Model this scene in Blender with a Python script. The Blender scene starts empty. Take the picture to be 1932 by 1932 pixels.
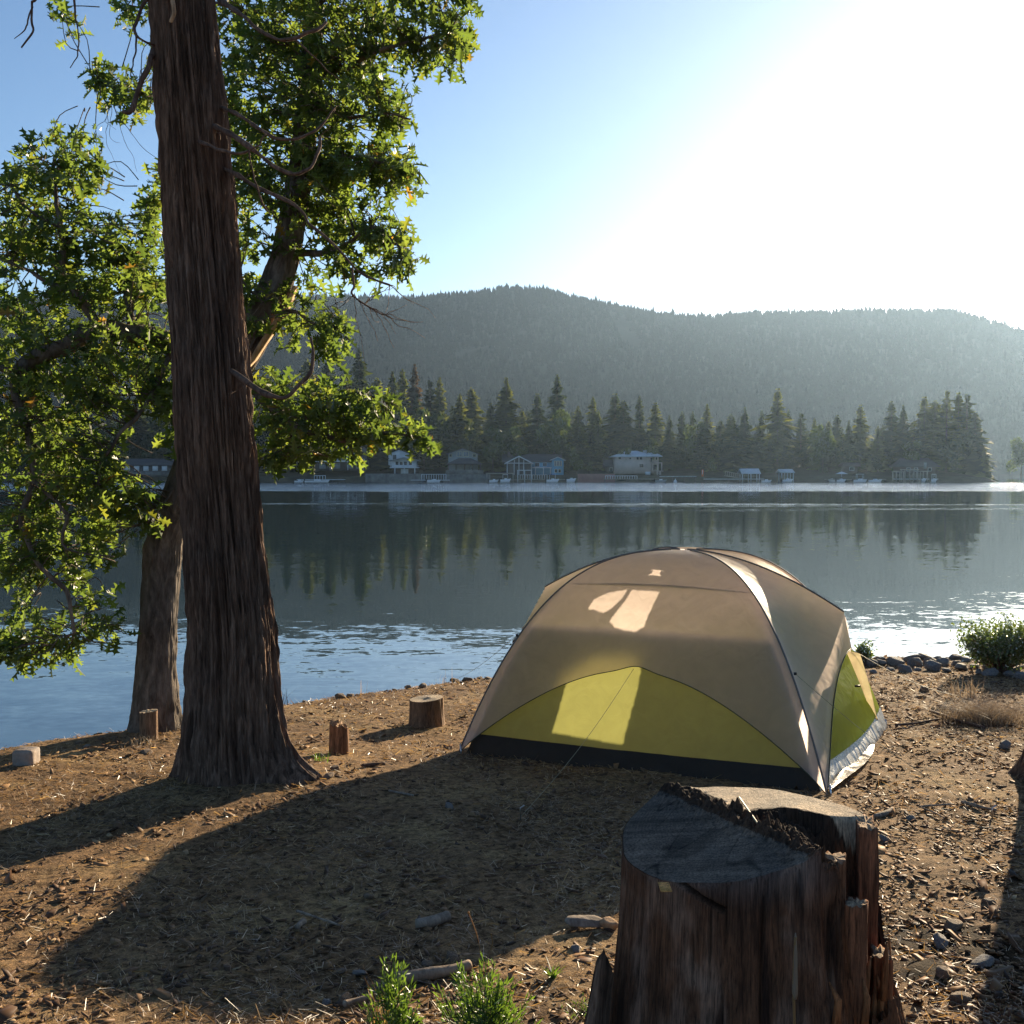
import bpy, math, random
import numpy as np
from mathutils import Vector, Matrix

random.seed(11)
RNG = np.random.default_rng(11)
R = math.radians
SC = bpy.context.scene
COL = SC.collection

# ------------------------------------------------------------------ camera
EZ = 3.6                      # eye above the lake surface (water is z = 0)
F = 2071.0                    # focal length in units of a 1932 px wide picture
TH = math.atan(80 / F)        # downward pitch
cam_d = bpy.data.cameras.new('camera')
cam_d.sensor_fit = 'HORIZONTAL'
cam_d.angle = 2 * math.atan(966 / F)
cam_d.clip_start = 0.05
cam_d.clip_end = 9000
cam = bpy.data.objects.new('camera', cam_d)
COL.objects.link(cam)
cam.location = (0, 0, EZ)
cam.rotation_euler = (math.pi / 2 - TH, 0, 0)
SC.camera = cam

# ------------------------------------------------------------------ sky, sun, exposure
SUN_AZ, SUN_EL = R(28.0), R(12.2)      # azimuth clockwise from +Y
S = Vector((math.sin(SUN_AZ) * math.cos(SUN_EL), math.cos(SUN_AZ) * math.cos(SUN_EL), math.sin(SUN_EL)))
w = bpy.data.worlds.new('World')
SC.world = w
w.use_nodes = True
nt = w.node_tree
sky = nt.nodes.new('ShaderNodeTexSky')
sky.sky_type = 'NISHITA'
sky.sun_disc = False
sky.sun_elevation = SUN_EL
sky.sun_rotation = SUN_AZ
sky.altitude = 1000
sky.air_density = 1.0
sky.dust_density = 1.2
sky.ozone_density = 3.2
bg = nt.nodes['Background']
bg.inputs[1].default_value = 0.06
nt.links.new(sky.outputs[0], bg.inputs[0])
sun_d = bpy.data.lights.new('sun', 'SUN')
sun_d.energy = 5.0
sun_d.angle = R(0.5)
sun_d.color = (1.0, 0.81, 0.55)
sun = bpy.data.objects.new('sun', sun_d)
COL.objects.link(sun)
sun.rotation_euler = S.to_track_quat('Z', 'Y').to_euler()
SC.view_settings.view_transform = 'Standard'
SC.view_settings.look = 'None'
SC.view_settings.gamma = 1
SC.view_settings.exposure = 1.55
SC.cycles.max_bounces = 8
SC.cycles.diffuse_bounces = 4
SC.cycles.glossy_bounces = 3
SC.cycles.transmission_bounces = 5
SC.cycles.volume_bounces = 0
SC.cycles.sample_clamp_indirect = 6
SC.cycles.caustics_reflective = False
SC.cycles.caustics_refractive = False
HAZE_DENSITY, HAZE_G = 0.000066, 0.62

# ------------------------------------------------------------------ projection helpers
def ray(px, py):
    dx, dy = px - 966, 966 - py
    return Vector((dx, F * math.cos(TH) + dy * math.sin(TH), -F * math.sin(TH) + dy * math.cos(TH)))
def P(px, py, depth):
    d = ray(px, py)
    d *= depth / d.y
    return Vector((d.x, d.y, EZ + d.z))

# ------------------------------------------------------------------ noise
_p = np.random.default_rng(5).permutation(256)
_p = np.concatenate([_p, _p, _p])
_g = np.random.default_rng(6).normal(size=(256, 3))
_g /= np.linalg.norm(_g, axis=1)[:, None]
def perlin(x, y, z=0.0):
    x, y, z = np.broadcast_arrays(np.asarray(x, float), np.asarray(y, float), np.asarray(z, float))
    xi, yi, zi = np.floor(x), np.floor(y), np.floor(z)
    fx, fy, fz = x - xi, y - yi, z - zi
    xi, yi, zi = xi.astype(int) & 255, yi.astype(int) & 255, zi.astype(int) & 255
    u, v, ww = [t * t * t * (t * (t * 6 - 15) + 10) for t in (fx, fy, fz)]
    def gr(i, j, k):
        h = _p[_p[_p[xi + i] + yi + j] + zi + k]
        g = _g[h]
        return g[..., 0] * (fx - i) + g[..., 1] * (fy - j) + g[..., 2] * (fz - k)
    a = gr(0, 0, 0) * (1 - u) + gr(1, 0, 0) * u
    b = gr(0, 1, 0) * (1 - u) + gr(1, 1, 0) * u
    c = gr(0, 0, 1) * (1 - u) + gr(1, 0, 1) * u
    d = gr(0, 1, 1) * (1 - u) + gr(1, 1, 1) * u
    return ((a * (1 - v) + b * v) * (1 - ww) + (c * (1 - v) + d * v) * ww) * 1.5
def fbm(x, y, z=0.0, o=4):
    s, a, f = 0, 0.5, 1.0
    for i in range(o):
        s = s + a * perlin(x * f + 13.7 * i, np.asarray(y) * f + 7.1 * i, np.asarray(z) * f)
        a *= 0.5; f *= 2.03
    return s
def sstep(a, b, x):
    t = np.clip((np.asarray(x, float) - a) / (b - a), 0, 1)
    return t * t * (3 - 2 * t)

# ------------------------------------------------------------------ mesh helpers
class MB:
    def __init__(self):
        self.V, self.F, self.C, self.n = [], [], [], 0
    def add(self, V, F, C=None):
        V = np.asarray(V, float).reshape(-1, 3)
        if not isinstance(F, np.ndarray):
            by = {}
            for f in F: by.setdefault(len(f), []).append(f)
            Fs = [np.array(v) for v in by.values()]
        else: Fs = [F]
        for f in Fs: self.F.append(f + self.n)
        self.V.append(V)
        self.C.append(np.tile(np.array([1, 1, 1.0]), (len(V), 1)) if C is None else np.broadcast_to(np.asarray(C, float), (len(V), 3)))
        self.n += len(V)
        return self
    def box(self, a, b, C=None):
        (x0, y0, z0), (x1, y1, z1) = a, b
        V = [(x0,y0,z0),(x1,y0,z0),(x1,y1,z0),(x0,y1,z0),(x0,y0,z1),(x1,y0,z1),(x1,y1,z1),(x0,y1,z1)]
        return self.add(V, [(0,3,2,1),(4,5,6,7),(0,1,5,4),(1,2,6,5),(2,3,7,6),(3,0,4,7)], C)
    def tube(self, pts, rad, n=8, C=None, wob=0.0):
        pts = np.array([tuple(p) for p in pts], float)
        rad = np.broadcast_to(np.asarray(rad, float), (len(pts),))
        t = np.gradient(pts, axis=0)
        t /= np.linalg.norm(t, axis=1)[:, None] + 1e-9
        ref = np.array([0.31, 0.83, 0.46]) if abs(t[0, 2]) > 0.6 else np.array([0.1, 0.2, 1.0])
        u = np.cross(t, ref); u /= np.linalg.norm(u, axis=1)[:, None] + 1e-9
        v = np.cross(t, u)
        a = np.arange(n) / n * 2 * np.pi
        ring = u[:, None] * np.cos(a)[None, :, None] + v[:, None] * np.sin(a)[None, :, None]
        rr = rad[:, None]
        if wob:
            q = pts[:, None] + ring * rr[..., None]
            rr = rr * (1 + wob * perlin(q[..., 0] * 9, q[..., 1] * 9, q[..., 2] * 5) * 2)
            rr = np.broadcast_to(rr, ring.shape[:2])
        V = pts[:, None] + ring * np.broadcast_to(rr, ring.shape[:2])[..., None]
        m = len(pts)
        i = np.arange(m - 1)[:, None] * n; j = np.arange(n)[None]; k = (j + 1) % n
        Fq = np.stack([i + j, i + k, i + n + k, i + n + j], -1).reshape(-1, 4)
        base = self.n
        self.add(V.reshape(-1, 3), Fq, C)
        self.F.append(np.arange(n)[::-1][None] + base)
        self.F.append((np.arange(n) + (m - 1) * n)[None] + base)
        return self
    def build(self, name, mat, parent=None, smooth=False):
        V = np.concatenate(self.V); C = np.concatenate(self.C)
        me = bpy.data.meshes.new(name)
        me.vertices.add(len(V)); me.vertices.foreach_set('co', V.astype(np.float32).ravel())
        loops = np.concatenate([f.ravel() for f in self.F]); tot = np.concatenate([np.full(len(f), f.shape[1]) for f in self.F])
        me.loops.add(len(loops)); me.loops.foreach_set('vertex_index', loops.astype(np.int32))
        me.polygons.add(len(tot))
        me.polygons.foreach_set('loop_start', (np.cumsum(tot) - tot).astype(np.int32))
        if smooth: me.polygons.foreach_set('use_smooth', np.ones(len(tot), bool))
        at = me.color_attributes.new('col', 'FLOAT_COLOR', 'POINT')
        at.data.foreach_set('color', np.concatenate([C, np.ones((len(C), 1))], 1).astype(np.float32).ravel())
        me.update(calc_edges=True); me.validate()
        me.materials.append(mat)
        o = bpy.data.objects.new(name, me)
        COL.objects.link(o)
        if parent is not None:
            o.parent = parent
            o.matrix_parent_inverse = Matrix.Translation(-parent.location) if parent.type == 'EMPTY' else Matrix()
        return o
def grid_faces(n, m, wrap=False):
    i = np.arange(n - 1)[:, None] * m
    j = np.arange(m if wrap else m - 1)[None]
    k = (j + 1) % m
    return np.stack([i + j, i + k, i + m + k, i + m + j], -1).reshape(-1, 4)
def smooth_path(pts, k=6):
    pts = [Vector(p) for p in pts]
    out = []
    for i in range(len(pts) - 1):
        a, b, c, d = pts[max(i-1, 0)], pts[i], pts[i+1], pts[min(i+2, len(pts)-1)]
        for j in range(k):
            t = j / k
            out.append(0.5 * ((2*b) + (c-a)*t + (2*a-5*b+4*c-d)*t*t + (3*b-a-3*c+d)*t**3))
    out.append(pts[-1])
    return out
def tag(o, label=None, cat=None, group=None, kind=None):
    if label: o['label'] = label
    if cat: o['category'] = cat
    if group: o['group'] = group
    if kind: o['kind'] = kind
    return o
def thing(name, loc, label, cat, group=None):
    o = bpy.data.objects.new(name, None)
    o.empty_display_size = 0.2
    COL.objects.link(o)
    o.location = loc
    return tag(o, label, cat, group)
def copy_tree(o, parent=None):
    c = o.copy(); COL.objects.link(c)
    if parent is not None: c.parent = parent
    for ch in list(o.children): copy_tree(ch, c)
    return c

# ------------------------------------------------------------------ materials
class NT:
    def __init__(self, name):
        self.m = bpy.data.materials.new(name); self.m.use_nodes = True
        self.t = self.m.node_tree; self.t.nodes.clear()
        self.out = self.n('ShaderNodeOutputMaterial')
        self.co = self.n('ShaderNodeTexCoord')
    def n(self, typ, **kw):
        nd = self.t.nodes.new(typ)
        for k, v in kw.items(): setattr(nd, k, v)
        return nd
    def l(self, a, b): self.t.links.new(a, b)
    def noise(self, scale, detail=4, rough=0.6, stretch=None, dist=0):
        nd = self.n('ShaderNodeTexNoise')
        nd.inputs['Scale'].default_value = scale; nd.inputs['Detail'].default_value = detail
        nd.inputs['Roughness'].default_value = rough; nd.inputs['Distortion'].default_value = dist
        v = self.co.outputs['Object']
        if stretch:
            mp = self.n('ShaderNodeMapping'); mp.inputs['Scale'].default_value = stretch
            self.l(v, mp.inputs['Vector']); v = mp.outputs[0]
        self.l(v, nd.inputs['Vector'])
        return nd.outputs['Fac']
    def ramp(self, fac, stops):
        r = self.n('ShaderNodeValToRGB'); e = r.color_ramp.elements
        while len(e) > len(stops): e.remove(e[-1])
        while len(e) < len(stops): e.new(0.5)
        for q, (p, c) in zip(e, stops):
            q.position = p; q.color = (*c, 1) if len(c) == 3 else c
        self.l(fac, r.inputs[0])
        return r.outputs[0]
    def mul(self, a, b, typ='MULTIPLY', fac=1.0):
        mx = self.n('ShaderNodeMix', data_type='RGBA', blend_type=typ)
        ins = {'f': mx.inputs[0], 'a': mx.inputs[6], 'b': mx.inputs[7]}
        for key, v in (('f', fac), ('a', a), ('b', b)):
            if hasattr(v, 'is_linked'): self.l(v, ins[key])
            else: ins[key].default_value = v if key == 'f' else (*v, 1)
        return mx.outputs[2]
    def math(self, op, a, b=0.0):
        md = self.n('ShaderNodeMath', operation=op)
        for i, v in enumerate((a, b)):
            if hasattr(v, 'is_linked'): self.l(v, md.inputs[i])
            else: md.inputs[i].default_value = v
        return md.outputs[0]
    def attr(self):
        a = self.n('ShaderNodeAttribute', attribute_name='col')
        return a.outputs['Color']
    def bump(self, h, strength=0.5, dist=0.01):
        b = self.n('ShaderNodeBump'); b.inputs['Strength'].default_value = strength; b.inputs['Distance'].default_value = dist
        self.l(h, b.inputs['Height']); return b.outputs[0]
    def setin(self, sock, v):
        if hasattr(v, 'is_linked'): self.l(v, sock)
        elif isinstance(v, tuple): sock.default_value = (*v, 1) if len(v) == 3 else v
        else: sock.default_value = v
    def principled(self, color, rough=0.8, spec=0.3, normal=None, metal=0.0):
        b = self.n('ShaderNodeBsdfPrincipled')
        self.setin(b.inputs['Base Color'], color); self.setin(b.inputs['Roughness'], rough)
        b.inputs['Specular IOR Level'].default_value = spec; b.inputs['Metallic'].default_value = metal
        if normal is not None: self.l(normal, b.inputs['Normal'])
        return b.outputs[0]
    def thin(self, color, tcolor, tfac=0.5, rough=0.5, gloss=0.06, normal=None):
        """a leaf or cloth: diffuse + translucent, a little gloss"""
        d = self.n('ShaderNodeBsdfDiffuse'); t = self.n('ShaderNodeBsdfTranslucent'); g = self.n('ShaderNodeBsdfGlossy')
        self.setin(d.inputs[0], color); self.setin(t.inputs[0], tcolor); g.inputs['Roughness'].default_value = rough
        g.inputs[0].default_value = (1, 1, 1, 1)
        if normal is not None:
            for q in (d, t, g): self.l(normal, q.inputs['Normal'])
        m1 = self.n('ShaderNodeMixShader'); m1.inputs[0].default_value = tfac
        self.l(d.outputs[0], m1.inputs[1]); self.l(t.outputs[0], m1.inputs[2])
        m2 = self.n('ShaderNodeMixShader')
        fr = self.n('ShaderNodeLayerWeight'); fr.inputs[0].default_value = 0.25
        self.l(self.math('MULTIPLY', self.math('ADD', fr.outputs['Fresnel'], 0.12), gloss * 4), m2.inputs[0])
        self.l(m1.outputs[0], m2.inputs[1]); self.l(g.outputs[0], m2.inputs[2])
        return m2.outputs[0]
    def done(self, sh):
        self.l(sh, self.out.inputs['Surface']); return self.m
def plain(name, c, rough=0.7, spec=0.3, metal=0.0, var=0.25, scale=3.0):
    k = NT(name)
    f = k.noise(scale, 5)
    lo = tuple(x * (1 - var) for x in c); hi = tuple(min(1, x * (1 + var)) for x in c)
    return k.done(k.principled(k.ramp(f, [(0.3, lo), (0.7, hi)]), rough, spec, metal=metal))
def island_leaf(name, stops, tfac=0.5, tmul=(1.5, 1.5, 0.6), rough=0.35, gloss=0.08):
    k = NT(name)
    g = k.n('ShaderNodeNewGeometry')
    c = k.ramp(g.outputs['Random Per Island'], stops)
    tc = k.mul(c, tmul)
    return k.done(k.thin(c, tc, tfac, rough, gloss))

def m_ground():
    k = NT('forest_soil')
    a = k.noise(1.1, 6, 0.65)
    b = k.noise(22, 6, 0.7)
    c = k.noise(110, 4, 0.7)
    base = k.ramp(a, [(0.3, (0.15, 0.094, 0.054)), (0.55, (0.245, 0.155, 0.082)), (0.75, (0.35, 0.235, 0.12))])
    mat = k.noise(1.7, 5, 0.7)
    base = k.mul(base, (0.50, 0.36, 0.17), 'MIX', k.ramp(mat, [(0.50, (0, 0, 0)), (0.68, (0.42, 0.42, 0.42))]))
    fleck = k.ramp(b, [(0.38, (0.35, 0.32, 0.30)), (0.52, (1, 1, 1)), (0.68, (1.5, 1.4, 1.25))])
    col = k.mul(base, fleck)
    col = k.mul(col, k.ramp(c, [(0.35, (0.6, 0.6, 0.6)), (0.65, (1.3, 1.3, 1.3))]))
    col = k.mul(col, k.attr())
    nrm = k.bump(k.mul(b, c, 'ADD'), 0.9, 0.012)
    return k.done(k.principled(col, 0.95, 0.08, nrm))
def m_bark(name, lo, mid, hi, stretch=(14, 14, 1.0), bump=0.02):
    k = NT(name)
    a = k.noise(1.0, 8, 0.7, stretch, 0.6)
    b = k.noise(6.0, 6, 0.7, (4, 4, 1.0))
    c = k.noise(0.9, 3)
    col = k.ramp(a, [(0.32, lo), (0.5, mid), (0.7, hi)])
    col = k.mul(col, k.ramp(b, [(0.3, (0.65,) * 3), (0.7, (1.3,) * 3)]))
    col = k.mul(col, k.ramp(c, [(0.3, (0.8, 0.85, 0.9)), (0.7, (1.2, 1.1, 1.0))]))
    return k.done(k.principled(col, 0.9, 0.15, k.bump(k.mul(a, b, 'ADD'), 0.8, bump)))
def m_vcol(name, rough=0.85, scale=30, var=0.35, stretch=(1, 1, 1), bump=0.6, bd=0.006, spec=0.2):
    k = NT(name)
    f = k.noise(scale, 6, 0.7, stretch)
    g = k.noise(scale * 4.5, 5, 0.75, tuple(q if i < 2 else q * .5 for i, q in enumerate(stretch)), 0.3)
    h = k.noise(3.5, 6, 0.65)
    col = k.mul(k.attr(), k.ramp(f, [(0.3, (1 - var,) * 3), (0.7, (1 + var,) * 3)]))
    col = k.mul(col, k.ramp(g, [(0.34, (0.32, 0.32, 0.32)), (0.5, (1, 1, 1)), (0.66, (1.6, 1.52, 1.45))]))
    col = k.mul(col, k.ramp(h, [(0.35, (0.65, 0.68, 0.72)), (0.65, (1.3, 1.22, 1.15))]))
    return k.done(k.principled(col, rough, spec, k.bump(k.mul(f, g, 'ADD'), bump, bd)))
def m_rock(name, c, spec=0.25):
    k = NT(name)
    f = k.noise(7, 8, 0.7); g = k.noise(2, 3)
    col = k.mul(k.ramp(f, [(0.3, tuple(x * 0.55 for x in c)), (0.5, c), (0.72, tuple(min(1, x * 1.5) for x in c))]),
                k.ramp(g, [(0.35, (0.8, 0.85, 0.95)), (0.65, (1.15, 1.0, 0.85))]))
    return k.done(k.principled(col, 0.85, spec, k.bump(f, 0.7, 0.02)))
def m_cloth(name, c, t, tfac, gloss=0.05, rough=0.45, wr=0.25):
    k = NT(name)
    f = k.noise(9, 3, 0.5, (1, 1, 1.0), 0.8); g = k.noise(320, 2); h = k.noise(2.2, 2, 0.5, (1.4, 1.4, 0.5), 1.5)
    v = k.ramp(f, [(0.3, (0.94,) * 3), (0.7, (1.04,) * 3)])
    nrm = k.bump(k.mul(k.mul(f, (0.35,) * 3), h, 'ADD'), wr, 0.05)
    return k.done(k.thin(k.mul(v, c), k.mul(v, t), tfac, rough, gloss, nrm))

M = {}
M['ground'] = m_ground()
M['cedar_bark'] = m_bark('cedar_bark', (0.034, 0.021, 0.015), (0.150, 0.095, 0.067), (0.34, 0.225, 0.16), (30, 30, 2.2), 0.03)
M['oak_bark'] = m_bark('oak_bark', (0.05, 0.04, 0.033), (0.13, 0.105, 0.085), (0.24, 0.20, 0.165), (14, 14, 5.0), 0.02)
M['dead_wood'] = m_bark('dead_wood', (0.055, 0.034, 0.026), (0.12, 0.078, 0.06), (0.22, 0.15, 0.115), (30, 30, 8), 0.004)
M['torn_wood'] = m_bark('torn_wood', (0.30, 0.18, 0.10), (0.48, 0.31, 0.18), (0.62, 0.42, 0.26), (20, 20, 3), 0.01)
M['drift_wood'] = m_bark('drift_wood', (0.13, 0.10, 0.08), (0.25, 0.20, 0.155), (0.38, 0.31, 0.24), (25, 25, 8), 0.004)
M['stump'] = m_vcol('stump_wood', 0.9, 3.0, 0.3, (14, 14, 1.5), 0.7, 0.008)
M['stump_small'] = m_vcol('small_stump_wood', 0.85, 4.0, 0.4, (14, 14, 1.5), 0.7, 0.008)
M['oak_leaf'] = island_leaf('oak_leaf', [(0.0, (0.042, 0.068, 0.026)), (0.45, (0.072, 0.108, 0.037)), (0.9, (0.105, 0.142, 0.048)), (0.990, (0.11, 0.115, 0.025)), (0.9985, (0.20, 0.11, 0.035))], 0.55, (2.5, 2.45, 1.05), 0.45, 0.015)
M['conifer_light'] = island_leaf('light_needles', [(0.0, (0.045, 0.068, 0.02)), (1.0, (0.11, 0.125, 0.036))], 0.4, (2.2, 2.0, 0.7), 0.6, 0.01)
M['conifer'] = island_leaf('conifer_needles', [(0.0, (0.018, 0.034, 0.016)), (0.6, (0.032, 0.055, 0.022)), (1.0, (0.070, 0.086, 0.028))], 0.33, (2.2, 1.9, 0.7), 0.6, 0.01)
M['conifer_brown'] = island_leaf('brown_needles', [(0.0, (0.07, 0.045, 0.025)), (1.0, (0.12, 0.085, 0.045))], 0.3, (1.4, 1.2, 0.7), 0.6, 0.01)
M['broadleaf'] = island_leaf('broadleaf', [(0.0, (0.04, 0.07, 0.02)), (1.0, (0.09, 0.12, 0.035))], 0.4, (1.8, 1.7, 0.6), 0.5, 0.03)
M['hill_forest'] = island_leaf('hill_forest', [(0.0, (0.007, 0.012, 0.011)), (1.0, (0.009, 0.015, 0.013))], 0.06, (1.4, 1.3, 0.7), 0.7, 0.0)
M['bush_leaf'] = island_leaf('bush_leaf', [(0.0, (0.05, 0.085, 0.025)), (1.0, (0.10, 0.14, 0.04))], 0.45, (1.9, 1.8, 0.6), 0.35, 0.09)
M['seedling'] = island_leaf('seedling_spray', [(0.0, (0.06, 0.11, 0.03)), (1.0, (0.12, 0.19, 0.045))], 0.45, (1.7, 1.7, 0.6), 0.45, 0.04)
M['chips'] = island_leaf('bark_chips', [(0.0, (0.05, 0.03, 0.018)), (0.35, (0.12, 0.066, 0.036)), (0.7, (0.18, 0.104, 0.052)), (0.95, (0.26, 0.155, 0.075)), (1.0, (0.38, 0.27, 0.15))], 0.08, (1, 1, 1), 0.6, 0.02)
M['straw'] = island_leaf('dry_needles', [(0.0, (0.14, 0.085, 0.04)), (0.6, (0.32, 0.21, 0.095)), (1.0, (0.52, 0.37, 0.17))], 0.5, (1.25, 1.1, 0.8), 0.5, 0.03)
M['dry_grass'] = island_leaf('dry_grass', [(0.0, (0.16, 0.125, 0.09)), (1.0, (0.34, 0.28, 0.20))], 0.35, (1.1, 1.0, 0.9), 0.6, 0.02)
M['rock'] = m_rock('grey_rock', (0.20, 0.19, 0.18))
M['brown_rock'] = m_rock('brown_rock', (0.20, 0.145, 0.10))
M['block'] = m_rock('stone_block', (0.32, 0.27, 0.23))
M['fly'] = m_cloth('fly_cloth', (0.50, 0.44, 0.41), (0.90, 0.77, 0.715), 0.74, 0.015, 0.5, 0.3)
M['fly_cap'] = m_cloth('fly_cap_cloth', (0.46, 0.42, 0.40), (0.82, 0.70, 0.65), 0.7, 0.04, 0.45, 0.35)
M['wall_cloth'] = m_cloth('wall_cloth', (0.155, 0.185, 0.075), (0.46, 0.465, 0.15), 0.6, 0.03, 0.5, 0.25)
M['green_cloth'] = m_cloth('green_cloth', (0.10, 0.20, 0.035), (0.52, 0.66, 0.10), 0.75, 0.004, 0.5, 0.5)
M['floor_cloth'] = m_cloth('floor_cloth', (0.036, 0.031, 0.026), (0.05, 0.045, 0.04), 0.2, 0.012, 0.4, 0.5)
M['floor_sheen'] = m_cloth('coated_floor_cloth', (0.12, 0.123, 0.125), (0.05, 0.05, 0.06), 0.15, 0.05, 0.45, 0.9)
M['flap_cloth'] = m_cloth('flap_cloth', (0.48, 0.43, 0.30), (0.60, 0.5, 0.30), 0.5, 0.05, 0.5, 0.6)
M['foil'] = m_cloth('groundsheet_cloth', (0.5, 0.47, 0.42), (0.4, 0.36, 0.3), 0.3, 0.08, 0.4, 1.0)
M['sleeve'] = plain('pole_sleeve_cloth', (0.13, 0.12, 0.115), 0.6, 0.2, 0, 0.1)
M['trim'] = plain('trim_tape', (0.03, 0.05, 0.03), 0.6)
M['cord'] = plain('cord', (0.34, 0.31, 0.20), 0.6)
M['black'] = plain('black_plastic', (0.015, 0.015, 0.015), 0.4)
M['steel'] = plain('steel', (0.6, 0.6, 0.62), 0.3, 0.5, 1.0, 0.05)

# ------------------------------------------------------------------ camp ground
SHX = np.array([-60, -30, -12, -5.2, -3.9, -2.9, -2.15, -1.4, -0.75, -0.1, 1.5, 3.2, 4.8, 6.2, 8.5, 12, 30, 60])
SHY = np.array([-10, 0, 5.6, 7.35, 7.95, 8.95, 10.1, 11.0, 11.75, 12.35, 13.4, 14.1, 14.4, 14.2, 13.7, 13.9, 16, 18])
def shore(x): return np.interp(x, SHX, SHY)
def base_z(x, y):
    x = np.asarray(x, float); y = np.asarray(y, float)
    z = EZ - 1.5 - 0.065 * y
    z = np.where(y < 0.5, EZ - 1.5 - 0.0325 + (0.5 - y) * 0.03, z)
    z = z + 0.05 * fbm(x * 0.45, y * 0.45, 3.3, 3)
    c = CEDAR_XY
    r = np.hypot(x - c[0], y - c[1])
    z = z + 0.07 * np.exp(-(r / 0.75) ** 2)
    d = (y - shore(x) + 0.25 * perlin(x * 0.9, y * 0.9, 8.8)) * 0.85
    z = z - 0.8 * 0.12 * np.logaddexp(0, d / 0.12)
    return np.maximum(z, -1.4)
CEDAR_XY = (0.0, 7.0)
def Gp(px, py):
    """ground point seen at a picture point"""
    d = ray(px, py)
    t = 1.5 / (-d.z / d.y - 0.065) if (-d.z / d.y) > 0.08 else 15
    y = t
    for _ in range(12):
        x = d.x / d.y * y
        zr = EZ + d.z / d.y * y
        y += (zr - float(base_z(x, y))) / (-d.z / d.y - 0.065) * 0.7
        y = min(y, 16)
    x = d.x / d.y * y
    return Vector((x, y, float(base_z(x, y))))
_c = Gp(452, 1478)
CEDAR_XY = (_c.x, _c.y)

gx = np.concatenate([np.linspace(-60, -6.2, 40), np.arange(-6.1, 7.4, 0.027), np.linspace(7.6, 60, 40)])
gy = np.concatenate([np.linspace(-40, 0.6, 30), np.arange(0.7, 5, 0.02), np.arange(5, 10, 0.03), np.arange(10, 16.5, 0.05), np.linspace(16.8, 40, 20)])
X, Y = np.meshgrid(gx, gy)
Z = base_z(X, Y)
near = sstep(-8, -5.5, X) * (1 - sstep(7, 8.5, X)) * (1 - sstep(15, 17, Y)) * sstep(-1, 0.7, Y)
patch = sstep(-0.15, 0.25, fbm(X * 0.8, Y * 0.8, 1.0, 3))
Z = Z + near * (0.022 * fbm(X * 2.6, Y * 2.6, 0.5, 3) + (0.010 + 0.010 * patch) * fbm(X * 8, Y * 8, 4.1, 3) + 0.010 * np.abs(fbm(X * 19, Y * 23, 9.0, 3)))
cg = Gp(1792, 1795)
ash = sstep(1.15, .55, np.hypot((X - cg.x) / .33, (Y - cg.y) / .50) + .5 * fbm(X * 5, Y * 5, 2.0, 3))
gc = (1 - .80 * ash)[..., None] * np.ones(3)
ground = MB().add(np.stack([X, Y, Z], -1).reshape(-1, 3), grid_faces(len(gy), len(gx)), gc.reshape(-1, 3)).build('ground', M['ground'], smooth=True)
tag(ground, kind='structure')

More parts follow.
